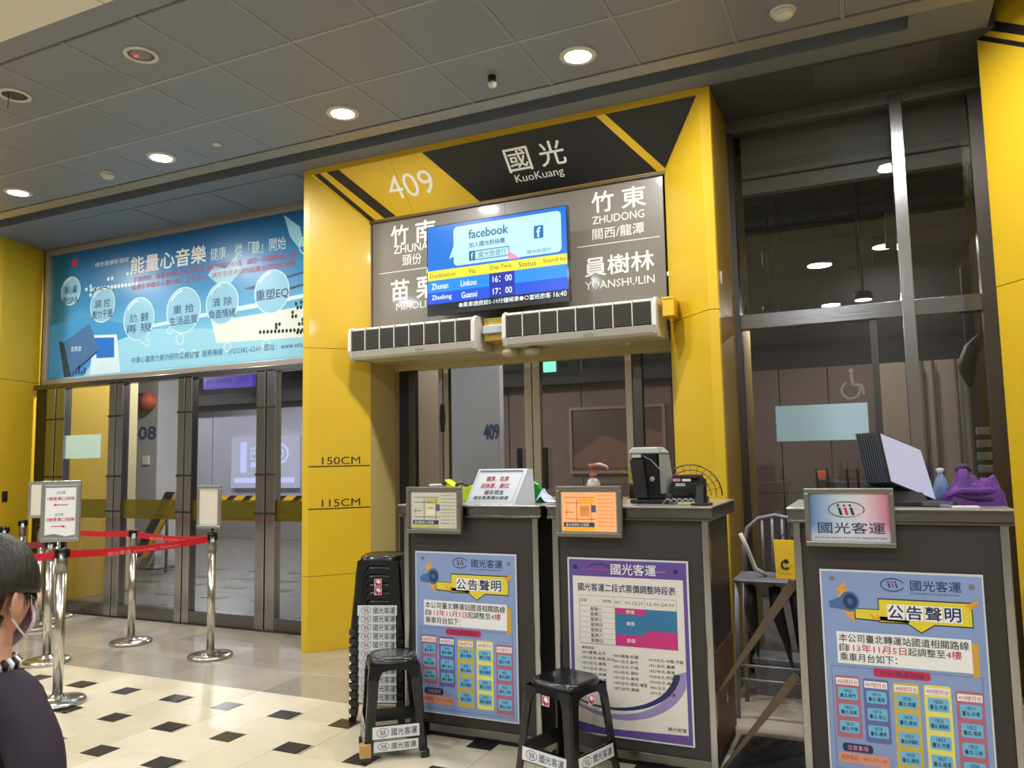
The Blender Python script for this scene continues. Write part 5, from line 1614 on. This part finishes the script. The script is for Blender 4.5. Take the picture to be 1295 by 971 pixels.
def stool_parts(t, H=.47, top=.135, base=.18, simple=False, labels=1, front=True):
    """square-topped stackable plastic stool: seat, four channel legs, rails"""
    n = 8
    def ring(h, r, z, pw=4.0, n=32):
        pts = []
        for k in range(n):
            a_ = 2 * PI * k / n + PI / 4 * 0
            c, s = math.cos(a_), math.sin(a_)
            q = (abs(c) ** pw + abs(s) ** pw) ** (-1 / pw)
            pts.append((r * c * q, r * s * q, z))
        return pts
    b = MB()
    rings = [ring(0, top * .25, H - .006), ring(0, top * .8, H - .003), ring(0, top * .93, H), ring(0, top, H - .008), ring(0, top * 1.035, H - .03), ring(0, top * 1.06, H - .055)]
    N = 32
    vs = [p for r_ in rings for p in r_]
    fs = [(i * N + j, i * N + (j + 1) % N, (i + 1) * N + (j + 1) % N, (i + 1) * N + j) for i in range(len(rings) - 1) for j in range(N)]
    b.add(vs, fs, BLACKP, True)
    b.lathe([(.001, H - .0062), (top * .28, H - .006)], BLACKP, n=24)
    b.build('seat', t)
    tw = .058
    for sx in (-1, 1):
        for sy in (-1, 1):
            b = MB()
            lv = [(H - .035, top * 1.05, tw * 1.35), (H - .10, top * 1.12, tw * .95), (H * .5, top + (base - top) * .58, tw * .85), (.035, base, tw * .78), (.03, base + .008, tw * .84), (0.0, base + .008, tw * .8)]
            vs = []
            for z, c, w_ in lv:
                o_, th = c, .012
                # L-shaped channel, outer corner at (o_, o_)
                P6 = [(o_ - .012, o_), (o_, o_ - .012), (o_, o_ - w_), (o_ - th, o_ - w_), (o_ - th, o_ - th), (o_ - w_, o_ - th), (o_ - w_, o_)]
                vs += [(sx * x, sy * y, z) for x, y in P6]
            m_ = 7
            fs = []
            for i in range(len(lv) - 1):
                for j in range(m_):
                    f = (i * m_ + j, i * m_ + (j + 1) % m_, (i + 1) * m_ + (j + 1) % m_, (i + 1) * m_ + j)
                    fs.append(f)
            fs.append(tuple(range(m_))); fs.append(tuple(range((len(lv) - 1) * m_, len(lv) * m_)))
            b.add(vs, fs, BLACKP)
            b.build('leg', t)
    # apron arches between the legs and low rails
    for k in range(4):
        rot = Matrix.Rotation(k * PI / 2, 3, 'Z')
        b = MB()
        arc_n = 10
        up_, lo_ = [], []
        for i in range(arc_n + 1):
            u = -1 + 2 * i / arc_n
            x = u * (top * 1.02)
            zt_ = H - .03
            zl = H - .055 - .055 * abs(u) ** 3 * 1.0
            up_.append((x, -top * 1.04, zt_)); lo_.append((x, -top * 1.085, zl))
        vs = [rot @ Vec(p) for p in up_ + lo_] + [rot @ (Vec(p) + Vec((0, .01, 0))) for p in up_ + lo_]
        M1 = arc_n + 1
        fs = []
        for i in range(arc_n):
            fs += [(i, i + 1, M1 + i + 1, M1 + i), (2 * M1 + i + 1, 2 * M1 + i, 3 * M1 + i, 3 * M1 + i + 1), (M1 + i, M1 + i + 1, 3 * M1 + i + 1, 3 * M1 + i)]
        b.add(vs, fs, BLACKP, False)
        b.build('apron', t)
        b = MB()
        c_ = top + (base - top) * .74
        q_ = [(-c_ + .01, -c_, .105), (c_ - .01, -c_, .105), (c_ - .01, -c_ + .012, .105), (-c_ + .01, -c_ + .012, .105)]
        c2 = c_ - .006
        q2_ = [(-c2 + .01, -c2, .175), (c2 - .01, -c2, .175), (c2 - .01, -c2 + .012, .175), (-c2 + .01, -c2 + .012, .175)]
        b.hexa([rot @ Vec(p) for p in q_], [rot @ Vec(p) for p in q2_], BLACKP)
        b.build('rail', t)
        if k in labels:
            wl = c_ * 2 * .78
            a_ = Art(rot @ Vec((-wl / 2, -c_ + .0015, .172)), rot @ Vec((1, 0, 0)), rot @ Vec((0, -.085, -1)), wl, .060, gap=.002)
            rail_label(a_)
            a_.build('rail_label', t, label='white label with operator name')
    return t


def nostep(t, k, z=.40, c=.147):
    rot = Matrix.Rotation(k * PI / 2, 3, 'Z')
    a_ = Art(rot @ Vec((-.022, -c, z + .02)), rot @ Vec((1, 0, 0)), rot @ Vec((0, -.1, -1)), .044, .044, gap=.003)
    a_.rect(0, 0, 1, 1, PWHT, 0); a_.rect(.05, .05, .95, .95, CRIM, 1); a_.rect(.3, .15, .75, .5, PWHT, 2); a_.line([(.1, .9), (.9, .4)], .12, PWHT, 2); a_.rect(.25, .6, .5, .85, INK, 3)
    a_.build('warning_sticker', t, label='red and white warning sticker')


s1 = thing('plastic_stool', 'black plastic stool with a glossy taped top, in front of the stool stack', 'stool', (-2.42, 3.677, 0), rz=R(39), group='black plastic stools')
stool_parts(s1, H=.50, top=.125, base=.165, labels=(0, 3))
# a second stool is nested in it: its rail shows just below
b = MB()
c_ = .158
for k in (0, 3):
    rot = Matrix.Rotation(k * PI / 2, 3, 'Z')
    b.hexa([rot @ Vec(p) for p in ((-c_, -c_, .045), (c_, -c_, .045), (c_, -c_ + .01, .045), (-c_, -c_ + .01, .045))], [rot @ Vec(p) for p in ((-c_, -c_, .10), (c_, -c_, .10), (c_, -c_ + .01, .10), (-c_, -c_ + .01, .10))], BLACKP)
b.build('lower_rail', s1)
for k in (0, 3):
    rot = Matrix.Rotation(k * PI / 2, 3, 'Z')
    a_ = Art(rot @ Vec((-.115, -c_, .1)), rot @ Vec((1, 0, 0)), rot @ Vec((0, 0, -1)), .23, .052, gap=.002)
    rail_label(a_); a_.build('rail_label', s1)
b = MB(); b.tbox((-.158, -.158, .065), .028, .028, .03, mat('tape_brown', (176, 140, 80), .5)); b.build('tape', s1, label='yellowish tape on the foot')
b = MB(); b.lathe([(.001, .5022), (.09, .502), (.125, .497)], mat('clear_tape', (70, 72, 74), .12, coat=.8, bump=.6, bscale=25), n=24); b.build('taped_top', s1, label='shiny clear tape over the seat')

s2 = thing('plastic_stool', 'black plastic stool with warning stickers, in front of the fare poster', 'stool', (-1.415, 3.655, 0), rz=R(-18), group='black plastic stools')
stool_parts(s2, H=.48, top=.135, base=.185, labels=(0, 1))
nostep(s2, 0); nostep(s2, 1)

# the stack: eleven nested stools, each its own thing
base_ = thing('plastic_stool', '', 'stool', (-2.80, 4.16, 0), rz=R(19), group='stools nested in the tall stack')
stool_parts(base_, H=.46, top=.125, base=.165, labels=(0,))
PIT = .0535
ordn = ['lowest', 'second lowest', 'third lowest', 'fourth from the floor', 'fifth from the floor', 'sixth from the floor', 'fifth from the top', 'fourth from the top', 'third from the top', 'second from the top', 'topmost']
for k in range(10, -1, -1):
    o = base_ if k == 0 else dup(base_)
    o.location.z = k * PIT * .94
    o['label'] = 'black plastic stool, %s of the tall stack beside the left counter' % ordn[k]
    if k in (7, 8):
        nostep(o, 0, .405, .133)
    if k > 6:
        for ch in o.children:
            pass

# ================================================================== QUEUE STANCHIONS
LET = mat('belt_print', (232, 150, 150), .6)


def post(x, y, lab, h=.985, seen=True):
    t = thing('queue_post', lab, 'stanchion', (x, y, 0), group='polished queue posts')
    b = MB(); b.lathe([(.16, 0), (.17, .004), (.172, .018), (.165, .026), (.10, .036), (.05, .044), (.036, .06), (.03, .06)], CHROME, n=40); b.build('base', t)
    b = MB(); b.lathe([(.0305, .04), (.0305, h - .15)], CHROME, n=20); b.build('pole', t)
    b = MB(); b.lathe([(.034, h - .16), (.034, h - .02)], mat('brushed_head', (150, 148, 142), .3, 1.0), n=20); b.build('belt_head', t)
    b = MB(); b.lathe([(.038, h - .022), (.04, h - .012), (.036, h), (.001, h + .004)], BLACKP, n=20)
    for a_ in (0, 90, 180, 270):
        b.tbox((.04 * math.cos(R(a_)), .04 * math.sin(R(a_)), h - .035), .009, .009, .026, BLACKP, (0, 0, R(a_)))
    b.build('cap', t)
    return t


p0 = post(-4.93, 3.55, 'queue post nearest the camera, carrying the arrow sign', 1.0)
p1 = post(-6.03, 4.24, 'queue post behind the sign post, at its left', .96)
p2 = post(-5.965, 4.965, 'plain queue post at the back corner of the belts', .975)
p3 = post(-4.91, 4.835, 'queue post nearest the yellow gate, carrying a blank sign', .985)
p4 = post(-7.37, 5.08, 'queue post by the left pillar carrying a white sign', .985)
p5 = post(-8.22, 5.46, 'queue post left of the white sign, before the yellow pillar', .985)
p6 = post(-7.99, 5.12, 'leftmost queue post at the edge of the photo', .95)
p7 = post(-7.72, 5.5, 'queue post close to the glass at left', .95)


def belt(par, A, B, z0, z1, txt=None, m=RED):
    A, B = Vec((A[0], A[1], 0)), Vec((B[0], B[1], 0))
    d = (B - A); L = d.length; d.normalize(); n = Vec((d.y, -d.x, 0))
    A2, B2 = A + d * .04, B - d * .04
    b = MB()
    N = 12
    vs = []
    for i in range(N + 1):
        s_ = i / N
        sag = -.02 * (1 - (2 * s_ - 1) ** 2)
        p = A2.lerp(B2, s_)
        zc = z0 + (z1 - z0) * s_ + sag
        for dn, dz in ((-.0012, -.025), (.0012, -.025), (.0012, .025), (-.0012, .025)):
            vs.append(p + n * dn + Vec((0, 0, zc + dz)))
    fs = []
    for i in range(N):
        for j in range(4):
            fs.append((4 * i + j, 4 * i + (j + 1) % 4, 4 * i + 4 + (j + 1) % 4, 4 * i + 4 + j))
    b.add(vs, fs, m)
    loc = par.location
    be = b.build('belt', par, loc)
    if txt:
        if n.y > 0:
            n = -n
        dd = d if d.x > 0 else -d
        mid = A.lerp(B, .45)
        a_ = Art(Vec(mid) - dd * .24 + Vec((0, 0, (z0 + z1) / 2 - .01)), dd, Zd, .62, .03, gap=.003)
        a_.N = n
        a_.text('國光客運', 0, 0, .3, 1, LET, 1); a_.text('KUO-KUANG', .34, .3, .65, .8, LET, 1); a_.text('TRANSPORT', .7, .3, 1, .8, LET, 1)
        a_.mb.build('belt_lettering', be, loc)
    return be


belt(p0, (-4.93, 3.55), (-4.91, 4.835), .955, .935, True)
belt(p2, (-5.965, 4.965), (-4.91, 4.835), .935, .93, True)
belt(p1, (-6.03, 4.24), (-9.0, 2.0), .92, .92, m=mat('belt_maroon', (130, 26, 38), .6))
belt(p2, (-5.965, 4.965), (-7.37, 5.08), .94, .94, m=RED)
belt(p0, (-4.93, 3.55), (-5.9, 2.3), .955, .955, m=RED)


def arrows_top(a_):
    gr = mat('ink_grey', (120, 120, 130))
    a_.rect(0, 0, 1, .03, gr, 1)
    a_.text('往竹東', .35, .10, .65, .16, gr, 1)
    a_.text('1號登車口排隊', .06, .21, .96, .28, REDPRINT, 1, .004)
    a_.poly([(.25, .37), (.36, .345), (.36, .36), (.75, .36), (.75, .375), (.36, .375), (.36, .395)], REDPRINT, 1)


def sign_holder(x, y, z0, w, h, rz, lab, draw=None, post_top=1.0):
    t = thing('sign_holder', lab, 'sign', (x, y, post_top), rz=rz, group='framed signs on the queue posts')
    zb = z0 - post_top
    fr = mat('silver_frame', (170, 172, 170), .32, .8)
    f = .024
    for (xa, xb, za, zb_) in ((-w / 2, w / 2, zb + h - f, zb + h), (-w / 2, w / 2, zb, zb + f), (-w / 2, -w / 2 + f, zb + f, zb + h - f), (w / 2 - f, w / 2, zb + f, zb + h - f)):
        b = MB(); b.box(xa, xb, -.052, -.03, za, zb_, fr); b.build('frame_bar', t, bevel=.005)
    b = MB(); b.box(-w / 2 + .01, w / 2 - .01, -.045, -.032, zb + .01, zb + h - .01, mat('holder_board', (196, 196, 190), .5)); b.build('backing', t)
    b = MB(); b.box(-w / 2 + .03, w / 2 - .03, -.0472, -.0455, zb + .03, zb + h - .035, PWHT if draw else mat('sheet_cream', (222, 214, 196), .5)); b.build('sheet', t)
    b = MB(); b.tube([(0, 0, 0.003), (0, 0, .06), (0, -.03, zb + .05 if zb > -.05 else .08)], .01, BLACKM, 8); b.build('bracket', t)
    if draw:
        a_ = Art((-w / 2 + .03, -.0475, zb + h - .035), X_, Zd, w - .06, h - .065, gap=.0006)
        draw(a_)
        a_.build('lower_notice', t)
        a_ = Art((-w / 2 + .03, -.0475, zb + h - .035), X_, Zd, w - .06, h - .065, gap=.0006)
        arrows_top(a_)
        a_.build('upper_notice', t)
    return t


def arrows(a_):
    gr = mat('ink_grey', (120, 120, 130))
    a_.text('往竹南', .33, .53, .6, .59, gr, 1)
    a_.text('2號登車口排隊', .04, .62, .98, .69, REDPRINT, 1, .004)
    a_.poly([(.70, .79), (.58, .765), (.58, .78), (.2, .78), (.2, .795), (.58, .795), (.58, .815)], REDPRINT, 1)
    a_.poly([(.0, .96), (.3, .93), (.7, .985), (1, .955), (1, 1), (0, 1)], gr, 1)


FA = -R(24)
sign_holder(-4.93, 3.55, 1.045, .25, .40, R(30), 'silver framed sign with red arrows on the nearest queue post', arrows, 1.0)
sign_holder(-4.91, 4.835, 1.02, .245, .345, R(2), 'silver framed blank cream sheet on the post nearest the gate', None, .989)
sign_holder(-7.37, 5.08, 1.05, .22, .35, R(25), 'silver framed white sheet on the post by the left pillar', None, .989)
t = thing('floral_bag', 'small pale floral pouch hanging from a queue post at left', 'bag', (-5.95, 4.06, .55))
random.seed(2)
b = MB()
b.lathe([(.01, -.10), (.06, -.09), (.085, -.03), (.08, .04), (.05, .09), (.02, .10)], mat('floral_cloth', (206, 176, 160), .7, var=.45, scale=18, bump=.5, bscale=30), n=18, sy=.5)
b.build('pouch', t, subsurf=1)
b = MB(); b.tube([(0, 0, .09), (-.03, .08, .28), (-.07, .15, .33)], .004, WHITEP, 6); b.build('strap', t)

# ================================================================== PERSON
SKIN = mat('skin', (190, 140, 118), .5, var=.05, scale=8)
HAIR = mat('black_hair', (24, 20, 20), .45, var=.25, scale=40, stretch=(1, 1, .15), bump=.4, bscale=90)
JACK = mat('plum_jacket', (36, 24, 42), .75, var=.12, scale=12, bump=.25, bscale=50)
PANT = mat('dark_trousers', (36, 36, 44), .8)
SHOE = mat('dark_shoe', (30, 28, 30), .5)
MASKM = mat('mask_lilac', (216, 190, 214), .7, bump=.1, bscale=200)
HX, HY = -1.832, 1.125
FACE = R(2)        # facing the gates, turned a little to her left
pe = thing('person', 'person in a dark plum jacket and pale mask facing the gates', 'person', (HX + .018, HY + .008, 0), rz=FACE)
# local frame: +y forward, +x right


def skin_mesh(name, joints, edges, m, par, sub=2, root=0):
    me = bpy.data.meshes.new(name)
    me.from_pydata([j[0] for j in joints], edges, [])
    o = bpy.data.objects.new(name, me)
    COL.objects.link(o)
    o.parent = par
    md = o.modifiers.new('k', 'SKIN')
    md.use_smooth_shade = True
    for i, j in enumerate(joints):
        r_ = j[1] if isinstance(j[1], tuple) else (j[1], j[1])
        me.skin_vertices[0].data[i].radius = r_
        me.skin_vertices[0].data[i].use_root = (i == root)
    s_ = o.modifiers.new('s', 'SUBSURF')
    s_.levels = s_.render_levels = sub
    me.materials.append(m)
    return o


# one continuous body: pelvis, spine, neck, arms with hands, legs with feet (1.40 m tall, slightly stooped)
J = [((0, 0, .72), (.125, .095)), ((0, 0, .84), (.12, .085)), ((0, .0, .96), (.125, .09)), ((0, -.01, 1.045), (.085, .07)), ((0, .0, 1.10), (.05, .05)), ((0, .005, 1.15), (.048, .05)), ((-.01, .012, 1.20), (.05, .052)),
     ((.09, 0, 1.03), (.05, .045)), ((.175, 0, .955), (.046, .046)), ((.215, -.02, .80), (.036, .036)), ((.205, .10, .66), (.028, .028)), ((.18, .15, .60), (.022, .02)), ((.175, .18, .565), (.03, .014)),
     ((-.08, 0, 1.04), (.05, .045)), ((-.145, 0, .985), (.044, .044)), ((-.18, -.02, .80), (.036, .036)), ((-.187, .06, .65), (.028, .028)), ((-.19, .09, .59), (.022, .02)), ((-.188, .11, .55), (.03, .014)),
     ((.07, 0, .66), (.075, .075)), ((.075, .01, .38), (.05, .05)), ((.078, -.02, .09), (.032, .035)), ((.08, .0, .045), (.035, .03)), ((.085, .13, .028), (.038, .022)),
     ((-.07, 0, .66), (.075, .075)), ((-.075, .01, .38), (.05, .05)), ((-.078, -.02, .09), (.032, .035)), ((-.08, .0, .045), (.035, .03)), ((-.085, .13, .028), (.038, .022))]
E_dges = [(0, 1), (1, 2), (2, 3), (3, 4), (4, 5), (5, 6), (3, 7), (7, 8), (8, 9), (9, 10), (10, 11), (11, 12), (3, 13), (13, 14), (14, 15), (15, 16), (16, 17), (17, 18), (0, 19), (19, 20), (20, 21), (21, 22), (22, 23), (0, 24), (24, 25), (25, 26), (26, 27), (27, 28)]
body = skin_mesh('body', J, E_dges, SKIN, pe)
for s in (1, -1):
    base = Vec((.175 * s if s > 0 else -.188, .18 if s > 0 else .11, .565 if s > 0 else .55))
    for k in range(4):
        off = (k - 1.5) * .015
        L_ = [.058, .066, .062, .048][k]
        pj = [((base.x - .002, base.y + off, base.z), .0085), ((base.x - .004 * s, base.y + off + .004, base.z - L_ * .5), .008), ((base.x - .014 * s, base.y + off + .006, base.z - L_), .0065)]
        skin_mesh('finger', pj, [(0, 1), (1, 2)], SKIN, pe, 1)
    skin_mesh('thumb', [((base.x, base.y + .025, base.z + .02), .009), ((base.x - .006 * s, base.y + .045, base.z - .005), .0085), ((base.x - .01 * s, base.y + .05, base.z - .03), .007)], [(0, 1), (1, 2)], SKIN, pe, 1)
# clothes over the body
JJ = [((0, -.005, .70), (.155, .12)), ((0, -.005, .84), (.15, .112)), ((0, -.005, .96), (.15, .115)), ((0, -.012, 1.04), (.105, .085)), ((0, -.005, 1.09), (.058, .056)),
      ((.095, -.005, 1.035), (.062, .06)), ((.18, -.005, .955), (.062, .06)), ((.225, -.03, .80), (.055, .055)), ((.215, .09, .66), (.042, .042)),
      ((-.085, -.005, 1.045), (.062, .06)), ((-.15, -.005, .985), (.056, .056)), ((-.185, -.03, .80), (.05, .05)), ((-.19, .05, .65), (.04, .04))]
skin_mesh('jacket', JJ, [(0, 1), (1, 2), (2, 3), (3, 4), (3, 5), (5, 6), (6, 7), (7, 8), (3, 9), (9, 10), (10, 11), (11, 12)], JACK, pe)
PP = [((0, 0, .72), (.14, .105)), ((.075, 0, .64), (.092, .09)), ((.078, .008, .38), (.066, .066)), ((.08, -.01, .09), (.055, .058)), ((-.075, 0, .64), (.092, .09)), ((-.078, .008, .38), (.066, .066)), ((-.08, -.01, .09), (.055, .058))]
skin_mesh('trousers', PP, [(0, 1), (1, 2), (2, 3), (0, 4), (4, 5), (5, 6)], PANT, pe)
for s in (1, -1):
    skin_mesh('shoe', [((.08 * s, -.045, .04), (.042, .036)), ((.082 * s, .06, .036), (.044, .03)), ((.086 * s, .15, .028), (.036, .022))], [(0, 1), (1, 2)], SHOE, pe, 2)


def head_shape(HC, sc, par, name, m):
    bm = bmesh.new()
    bmesh.ops.create_uvsphere(bm, u_segments=40, v_segments=28, radius=1)
    for v in bm.verts:
        x, y, z = v.co
        # local: y forward, z up, half sizes
        X, Y, Z = x * .074, y * .092, z * .112
        if z < 0:
            X *= 1 - .30 * (-z) ** 1.6
            Y = Y * (1 - .10 * (-z)) + (.012 * (-z) if y > 0 else .035 * (-z) ** 1.5)
        if y > 0:
            Y *= .94
            f = max(0, 1 - abs(x) * 1.4) ** 1.2
            # brow, eye hollow, nose, lips, chin
            Y += .006 * f * math.exp(-((z - .28) / .10) ** 2)
            Y -= .010 * math.exp(-((z - .08) / .10) ** 2) * math.exp(-((abs(x) - .38) / .18) ** 2)
            Y += .026 * math.exp(-((z + .16) / .11) ** 2) * math.exp(-(x / .15) ** 2)
            Y += .012 * math.exp(-((z - .02) / .14) ** 2) * math.exp(-(x / .11) ** 2)
            Y += .010 * math.exp(-((z + .42) / .07) ** 2) * math.exp(-(x / .32) ** 2)
            Y += .010 * math.exp(-((z + .82) / .14) ** 2) * math.exp(-(x / .3) ** 2)
        v.co = (X, Y, Z)
    # ears
    for s in (-1, 1):
        r_ = bmesh.ops.create_uvsphere(bm, u_segments=14, v_segments=10, radius=1)
        for v in r_['verts']:
            x, y, z = v.co
            d = math.hypot(y, z)
            dish = -.45 * max(0, 1 - d * 1.5) if x * s > 0 else 0
            v.co = ((.080 + (x * s + dish) * .009 + .014 * max(0, -y)) * s, y * .022 - .010, z * .035 - .010)
    me = bpy.data.meshes.new(name)
    bm.to_mesh(me)
    bm.free()
    for p in me.polygons:
        p.use_smooth = True
    me.materials.append(m)
    o = bpy.data.objects.new(name, me)
    COL.objects.link(o)
    o.parent = par
    o.location = HC
    return o


HC = Vec((-.018, .017, 1.245))
head = head_shape(HC, 1, pe, 'head', SKIN)
TURN = R(9)
head.rotation_euler = (R(-10), 0, TURN)
# hair: cap over the skull, gathered low at the back, and loose strands at the temple
bm = bmesh.new()
bmesh.ops.create_uvsphere(bm, u_segments=44, v_segments=30, radius=1)
for v in bm.verts:
    x, y, z = v.co
    X, Y, Z = x * .088, y * .108 - .012, z * .125 + .012
    rip = .0025 * math.sin(40 * math.atan2(x, y))
    X *= 1 + rip * 8
    if z < 0 and y < .1:
        X *= 1 - .25 * (-z)
    v.co = (X, Y, Z)
kill = [v for v in bm.verts if (v.co.y > .062 and v.co.z < .012) or (v.co.z < .012 and v.co.y > -.034 - .25 * min(0, v.co.z)) or v.co.z < -.088]
bmesh.ops.delete(bm, geom=kill, context='VERTS')
me = bpy.data.meshes.new('hair')
bm.to_mesh(me); bm.free()
for p in me.polygons:
    p.use_smooth = True
me.materials.append(HAIR)
hair = bpy.data.objects.new('hair', me)
COL.objects.link(hair); hair.parent = head
so = hair.modifiers.new('so', 'SOLIDIFY'); so.thickness = .012; so.offset = 0
b = MB()
random.seed(4)
for k in range(80):
    sd = 1 if k % 3 else -1
    a0 = random.uniform(.35, 1.5)      # along the hairline from the forehead round to the ear
    p = Vec((sd * .080 * math.sin(a0), -.005 + .092 * math.cos(a0), .022 + random.uniform(-.012, .02)))
    out = Vec((p.x, p.y, 0)).normalized()
    q = p + out * random.uniform(.002, .007) + Vec((0, random.uniform(-.004, .004), random.uniform(-.022, -.010)))
    r2_ = q + out * random.uniform(-.004, .006) + Vec((0, 0, random.uniform(-.022, -.006)))
    b.tube([p, q, r2_], [.0022, .0014, .0005], HAIR, 4)
b.build('loose_strands', head, kind='stuff')
b = MB(); b.lathe([(.004, -.17), (.022, -.14), (.030, -.10), (.026, -.06), (.01, -.04)], HAIR, c=(0, -.105, .02), n=16); b.build('hair_knot', head)
# mask
bm = bmesh.new()
bmesh.ops.create_uvsphere(bm, u_segments=30, v_segments=20, radius=1)
for v in bm.verts:
    x, y, z = v.co
    v.co = (x * .062 * (1 - .25 * max(0, -z)), y * .043 + .062, z * .060 - .052)
kill = [v for v in bm.verts if v.co.y < .064]
bmesh.ops.delete(bm, geom=kill, context='VERTS')
me = bpy.data.meshes.new('face_mask')
bm.to_mesh(me); bm.free()
for p in me.polygons:
    p.use_smooth = True
me.materials.append(MASKM)
mk = bpy.data.objects.new('face_mask', me)
COL.objects.link(mk); mk.parent = head
so = mk.modifiers.new('so', 'SOLIDIFY'); so.thickness = .003
b = MB()
for s in (1, -1):
    b.tube([(s * .050, .080, -.014), (s * .072, .040, .004), (s * .082, .0, .018), (s * .086, -.022, .012)], .0022, PWHT, 6)
    b.tube([(s * .048, .070, -.088), (s * .066, .03, -.070), (s * .080, -.01, -.045), (s * .086, -.026, -.02)], .0022, PWHT, 6)
b.build('ear_loops', head)
for s in (1, -1):
    b = MB()
    b.lathe([(.001, -.012), (.009, -.008), (.0125, 0), (.009, .008), (.001, .012)], mat('eye_dark', (36, 26, 24), .2), n=14)
    o = b.build('eye', head); o.location = (s * .030, .079, .012); o.scale = (1.1, .5, .45)
# striped collar inside the jacket
b = MB()
for k in range(26):
    a_ = 2 * PI * k / 26
    b.tube([(.062 * math.cos(a_), .060 * math.sin(a_), 1.09), (.067 * math.cos(a_), .065 * math.sin(a_), 1.104), (.056 * math.cos(a_), .056 * math.sin(a_), 1.114)], .0055, WHITE if k % 2 else BLACKM, 6)
b.build('striped_collar', pe, kind='stuff')

# ================================================================== HALL SHELL behind the camera (seen only in reflections)
b = MB(); b.box(-14.1, -14, -7, 5.9, 0, 4.3, mat('hall_wall', (190, 182, 168), .6, var=.03, scale=.8)); b.build('wall_west', kind='structure')
b = MB(); b.box(-18.1, -18, 5.9, 13, 0, 4.3, mat('hall_wall', (190, 182, 168))); b.build('wall_platform', kind='structure')
b = MB(); b.box(-14, -9.2, 5.35, 5.6, 0, CEIL, YEL); b.build('wall_beyond_pillar', kind='structure')
b = MB(); b.box(1.9, 6, 5.35, 5.6, 0, CEIL, YEL); b.build('wall_beyond_right_pillar', kind='structure')
b = MB(); b.box(6, 6.1, -7, 13, 0, 4.3, mat('hall_wall', (190, 182, 168))); b.build('wall_east', kind='structure')
b = MB(); b.box(-14, 6, -7.1, -7, 0, 4.3, mat('hall_wall', (190, 182, 168))); b.build('wall_front', kind='structure')
